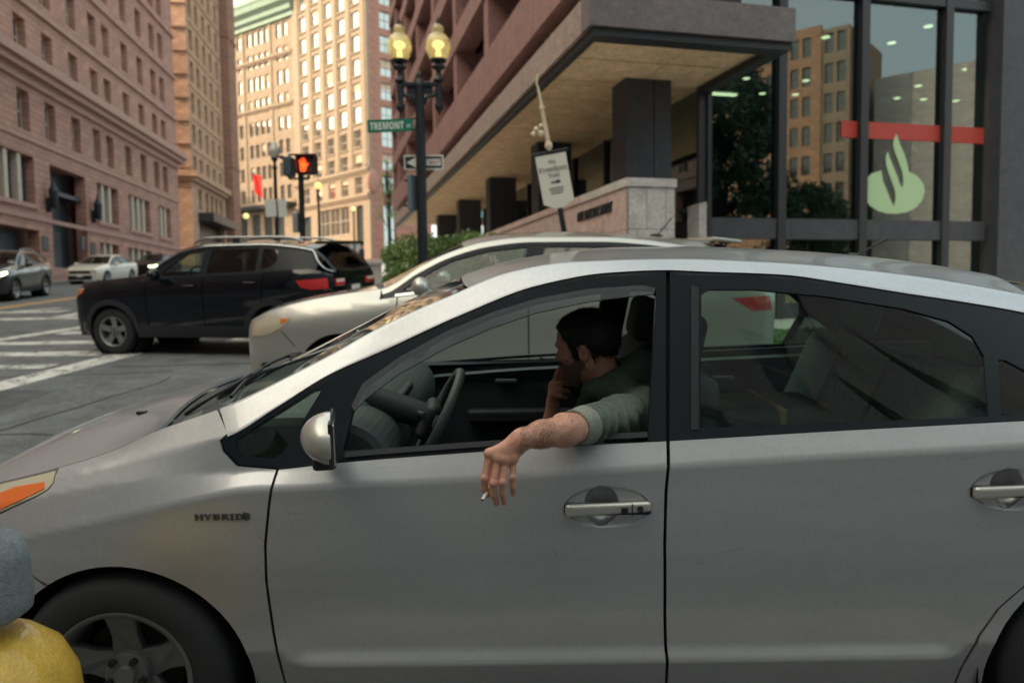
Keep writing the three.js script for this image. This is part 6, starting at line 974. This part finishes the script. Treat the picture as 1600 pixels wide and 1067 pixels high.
const leafA = mat([0.19, 0.30, 0.08], 0.7, { transmission: 0.35, thickness: 0 }), leafB = mat([0.13, 0.23, 0.06], 0.7, { transmission: 0.35, thickness: 0 }), leafDark = mat([0.05, 0.095, 0.04], 0.7, { transmission: 0.3, thickness: 0 }), bark = mat([0.09, 0.07, 0.055], 0.9, { map: again(T.bark, 1), metric: true });
const clump = (cs) => r => { const c = cs[Math.floor(r() * cs.length)], u = r() * 2 - 1, t = r() * 6.283, k = Math.sqrt(1 - u * u), d = Math.pow(r(), 0.45); return [c[0] + c[3] * d * k * Math.cos(t), c[1] + c[3] * d * u * (c[4] || 0.85), c[2] + c[3] * d * k * Math.sin(t)]; };
[[-1.95, -14.2, 0.62, 1.55, 'light green shrub at the left end of the planting by the arcade', 3], [-1.05, -14.0, 0.66, 1.75, 'bushy green shrub just right of the twin lamp post', 4], [-0.35, -13.7, 0.5, 1.7, 'small green shrub at the right end of the planting by the arcade', 5], [-1.6, -15.3, 0.7, 1.7, 'darker green shrub at the back of the planting', 6]].forEach(([x, z, R, h, label, s]) => {
  const y = roadY(z) + 0.12, t = thing('shrub', label, 'shrub', [x, y, z], 0, 'shrubs beside the arcade'), r = rng(s * 31), cs = Array.from({ length: 14 }, () => [(r() - 0.5) * R * 1.5, h * (0.35 + 0.55 * r()), (r() - 0.5) * R * 1.4, 0.2 + 0.14 * r()]);
  mesh('foliage', leafGeo(5200, clump(cs), 0.085, s), s % 2 ? leafA : leafB, t).userData.kind = 'stuff';
  mesh('stem', cs.map(c => bar([c[0] * 0.15, 0, c[2] * 0.15], [c[0] * 0.8, c[1], c[2] * 0.8], 0.012, 5)), bark, t);
});
{
  const p = thing('granite_kerb_block', 'pale granite block at the corner of the planting by the arcade', 'planter', [-2.52, roadY(-13.4) + 0.12, -13.4], 0.25); mesh('block', rbx(0.30, 1.12, 0.5, 0.02, 0, 0.55, 0), M.wallStoneFront, p); mesh('cap', rbx(0.34, 0.08, 0.54, 0.015, 0, 1.15, 0), M.wallStoneFront, p);
}
function tree(x, z, h, R, n, label, mt, seed, group) {
  const y = roadY(z) + 0.1, t = thing('street_tree', label, 'tree', [x, y, z], 0, group), r = rng(seed), cs = Array.from({ length: 40 }, () => { const a = r() * 6.283, k = Math.sqrt(r()) * R, v = r(); return [Math.cos(a) * k * (1 - 0.55 * v), h * (0.42 + 0.55 * v), Math.sin(a) * k * (1 - 0.55 * v), R * (0.22 + 0.14 * r())]; });
  mesh('trunk', [lathe([[h * 0.028, 0], [h * 0.02, h * 0.15], [h * 0.014, h * 0.5], [h * 0.006, h * 0.85]], 10), ...cs.slice(0, 14).map(c => bar([0, h * (0.25 + 0.3 * r()), 0], [c[0] * 0.85, c[1], c[2] * 0.85], h * 0.005, 5))], bark, t);
  mesh('crown', leafGeo(n, clump(cs), R * 0.11, seed), mt, t).userData.kind = 'stuff'; return t;
}
tree(at(612, 62), -62, 9.0, 0.9, 2600, 'slim bright green street tree showing left of the red granite building', leafA, 91);
tree(26.5, 9.6, 16, 4.2, 14000, 'broad dark tree outside the frame, mirrored in the lobby glass', leafDark, 92);
tree(31.5, 7.0, 8, 3.2, 8000, 'lower dark tree outside the frame, mirrored at the foot of the lobby glass', leafDark, 93);
{
  const bed = (r) => { const [x, z] = rw(-1.6 + 4.2 * r(), 2.5 + 1.35 * r()); return [x, roadY(z) + 0.135 + 0.13 * r(), z]; };
  const g = mesh('ground_cover', leafGeo(9000, bed, 0.09, 55), mat([0.10, 0.26, 0.06], 0.7, { transmission: 0.35, thickness: 0 })); tag(g, 'bright green ground cover along the pavement behind the silver crossover', 'plants'); g.userData.kind = 'stuff';
}
// handrails on the steps
for (const [x, z] of [[-3.05, -1.2], [-3.05, -2.6]]) { const [wx, wz] = rw(x, z), y = roadY(wz) + 0.12, r = thing('handrail', z > -2 ? 'black handrail in front of the granite sign wall' : 'black handrail behind the first one by the granite sign wall', 'handrail', [wx, y, wz], RB, 'step handrails'); mesh('rail', tube([[0, 0, 0.5], [0, 0.75, 0.45], [0, 1.35, -0.1], [0, 1.6, -0.5], [0, 1.55, -0.8]], 0.025, 24, 8), M.iron, r); mesh('post', [bar([0, 0, -0.4], [0, 1.52, -0.4], 0.022)], M.iron, r); }
// flags on the far facade
{
  const wave = (w, h, k) => { const g = new THREE.PlaneGeometry(w, h, 12, 8), p = g.attributes.position; for (let i = 0; i < p.count; i++) { const x = p.getX(i) / w + 0.5; p.setZ(i, 0.18 * Math.sin(x * 8 + p.getY(i) * k)); p.setY(i, p.getY(i) - x * h * 0.25 * (1 - p.getY(i) / h)); } g.computeVertexNormals(); return g; };
  const f = thing('red_flag', 'red flag hanging on a pole from the green-corniced building', 'flag', [at(403, 127), hgt(287, 127), -127]); mesh('cloth', wave(1.5, 3.0, 1.1).translate(0.75, 0.1, 0), mat([0.72, 0.035, 0.025], 0.85), f); mesh('pole', bar([0, -2, 0], [0, 2.2, 0], 0.06), M.steel, f);
  const u = thing('striped_flag', 'red and white striped flag hanging beside the dark brown wall', 'flag', [at(366, 120), hgt(293, 120), -120]);
  for (let i = 0; i < 7; i++) mesh('stripe', wave(0.16, 2.2, 0.9).translate(0.08 + i * 0.16, -0.03 * i, 0), mat(i % 2 ? [0.75, 0.7, 0.65] : [0.6, 0.06, 0.05], 0.85), u); mesh('pole', bar([0, -1.4, 0], [0, 1.6, 0], 0.06), M.steel, u);
}
// people far down the street
function walker(x, d, label, turn, coat, legs, step = 0.16) {
  const z = -d, p = thing('person', label, 'person', [x, roadY(z) + 0.13, z], turn);
  const head = join(0.03, egg([0, 1.62, 0], [0.085, 0.115, 0.075]), egg([-0.06, 1.585, 0], [0.035, 0.06, 0.045]), bone([-0.085, 1.61, 0], [-0.1, 1.585, 0], 0.012, 0.014), bone([0, 1.55, 0], [0, 1.42, 0], 0.05, 0.055), bone([-0.06, 0.86, 0.26], [-0.1, 0.76, 0.27], 0.032, 0.02), bone([0.1, 0.86, -0.26], [0.07, 0.76, -0.27], 0.032, 0.02));
  const coatF = join(0.06, bone([0, 0.92, 0], [0, 1.30, 0], 0.15, 0.16), bone([0, 1.36, -0.16], [0, 1.36, 0.16], 0.08, 0.08), bone([0, 1.36, 0.19], [0.03, 1.1, 0.25], 0.065, 0.052), bone([0.03, 1.1, 0.25], [-0.06, 0.88, 0.26], 0.052, 0.042), bone([0, 1.36, -0.19], [0.06, 1.1, -0.25], 0.065, 0.052), bone([0.06, 1.1, -0.25], [0.1, 0.88, -0.26], 0.052, 0.042));
  const legF = join(0.05, bone([0, 0.9, 0.09], [-step * 0.6, 0.48, 0.09], 0.1, 0.065), bone([-step * 0.6, 0.48, 0.09], [-step, 0.08, 0.09], 0.062, 0.042), bone([-step, 0.05, 0.09], [-step - 0.15, 0.04, 0.1], 0.045, 0.035), bone([0, 0.9, -0.09], [step * 0.3, 0.48, -0.09], 0.1, 0.065), bone([step * 0.3, 0.48, -0.09], [step * 1.3, 0.09, -0.09], 0.062, 0.042), bone([step * 1.3, 0.05, -0.09], [step * 1.3 - 0.15, 0.04, -0.1], 0.045, 0.035));
  mesh('body', netMesh(head, [-0.2, 0.68, -0.32], [0.2, 1.78, 0.32], 0.016), skin, p); mesh('coat', netMesh(coatF, [-0.25, 0.7, -0.36], [0.25, 1.5, 0.36], 0.022), mat(coat, 0.9), p); mesh('trousers', netMesh(legF, [-0.45, -0.02, -0.24], [0.42, 1.06, 0.24], 0.022), mat(legs, 0.9), p);
  mesh('hair', netMesh((a, b, c) => Math.max(egg([0.012, 1.635, 0], [0.098, 0.118, 0.086])(a, b, c), 1.625 - b - 0.4 * a), [-0.12, 1.5, -0.12], [0.14, 1.78, 0.12], 0.014), hairMat, p); return p;
}
walker(at(568, 42), 42, 'pedestrian in a dark jacket just behind the black sport utility', 0.4, [0.03, 0.035, 0.045], [0.05, 0.05, 0.06]);
walker(at(579, 128), 128, 'tiny far pedestrian in dark clothes by the cream building corner', 1.8, [0.04, 0.05, 0.06], [0.04, 0.04, 0.05]);
walker(at(393, 44), 44, 'pedestrian in a red top under the globe lamp left of the notices', 0.2, [0.35, 0.06, 0.07], [0.06, 0.06, 0.09]);
walker(at(414, 43), 43, 'pedestrian in a pale orange top left of the white notices', 2.9, [0.62, 0.36, 0.26], [0.1, 0.09, 0.09]);
walker(at(452, 46), 46, 'pedestrian in a pink top right of the white notices', 0.5, [0.55, 0.25, 0.22], [0.08, 0.08, 0.09]);
renderer.render(scene, camera);
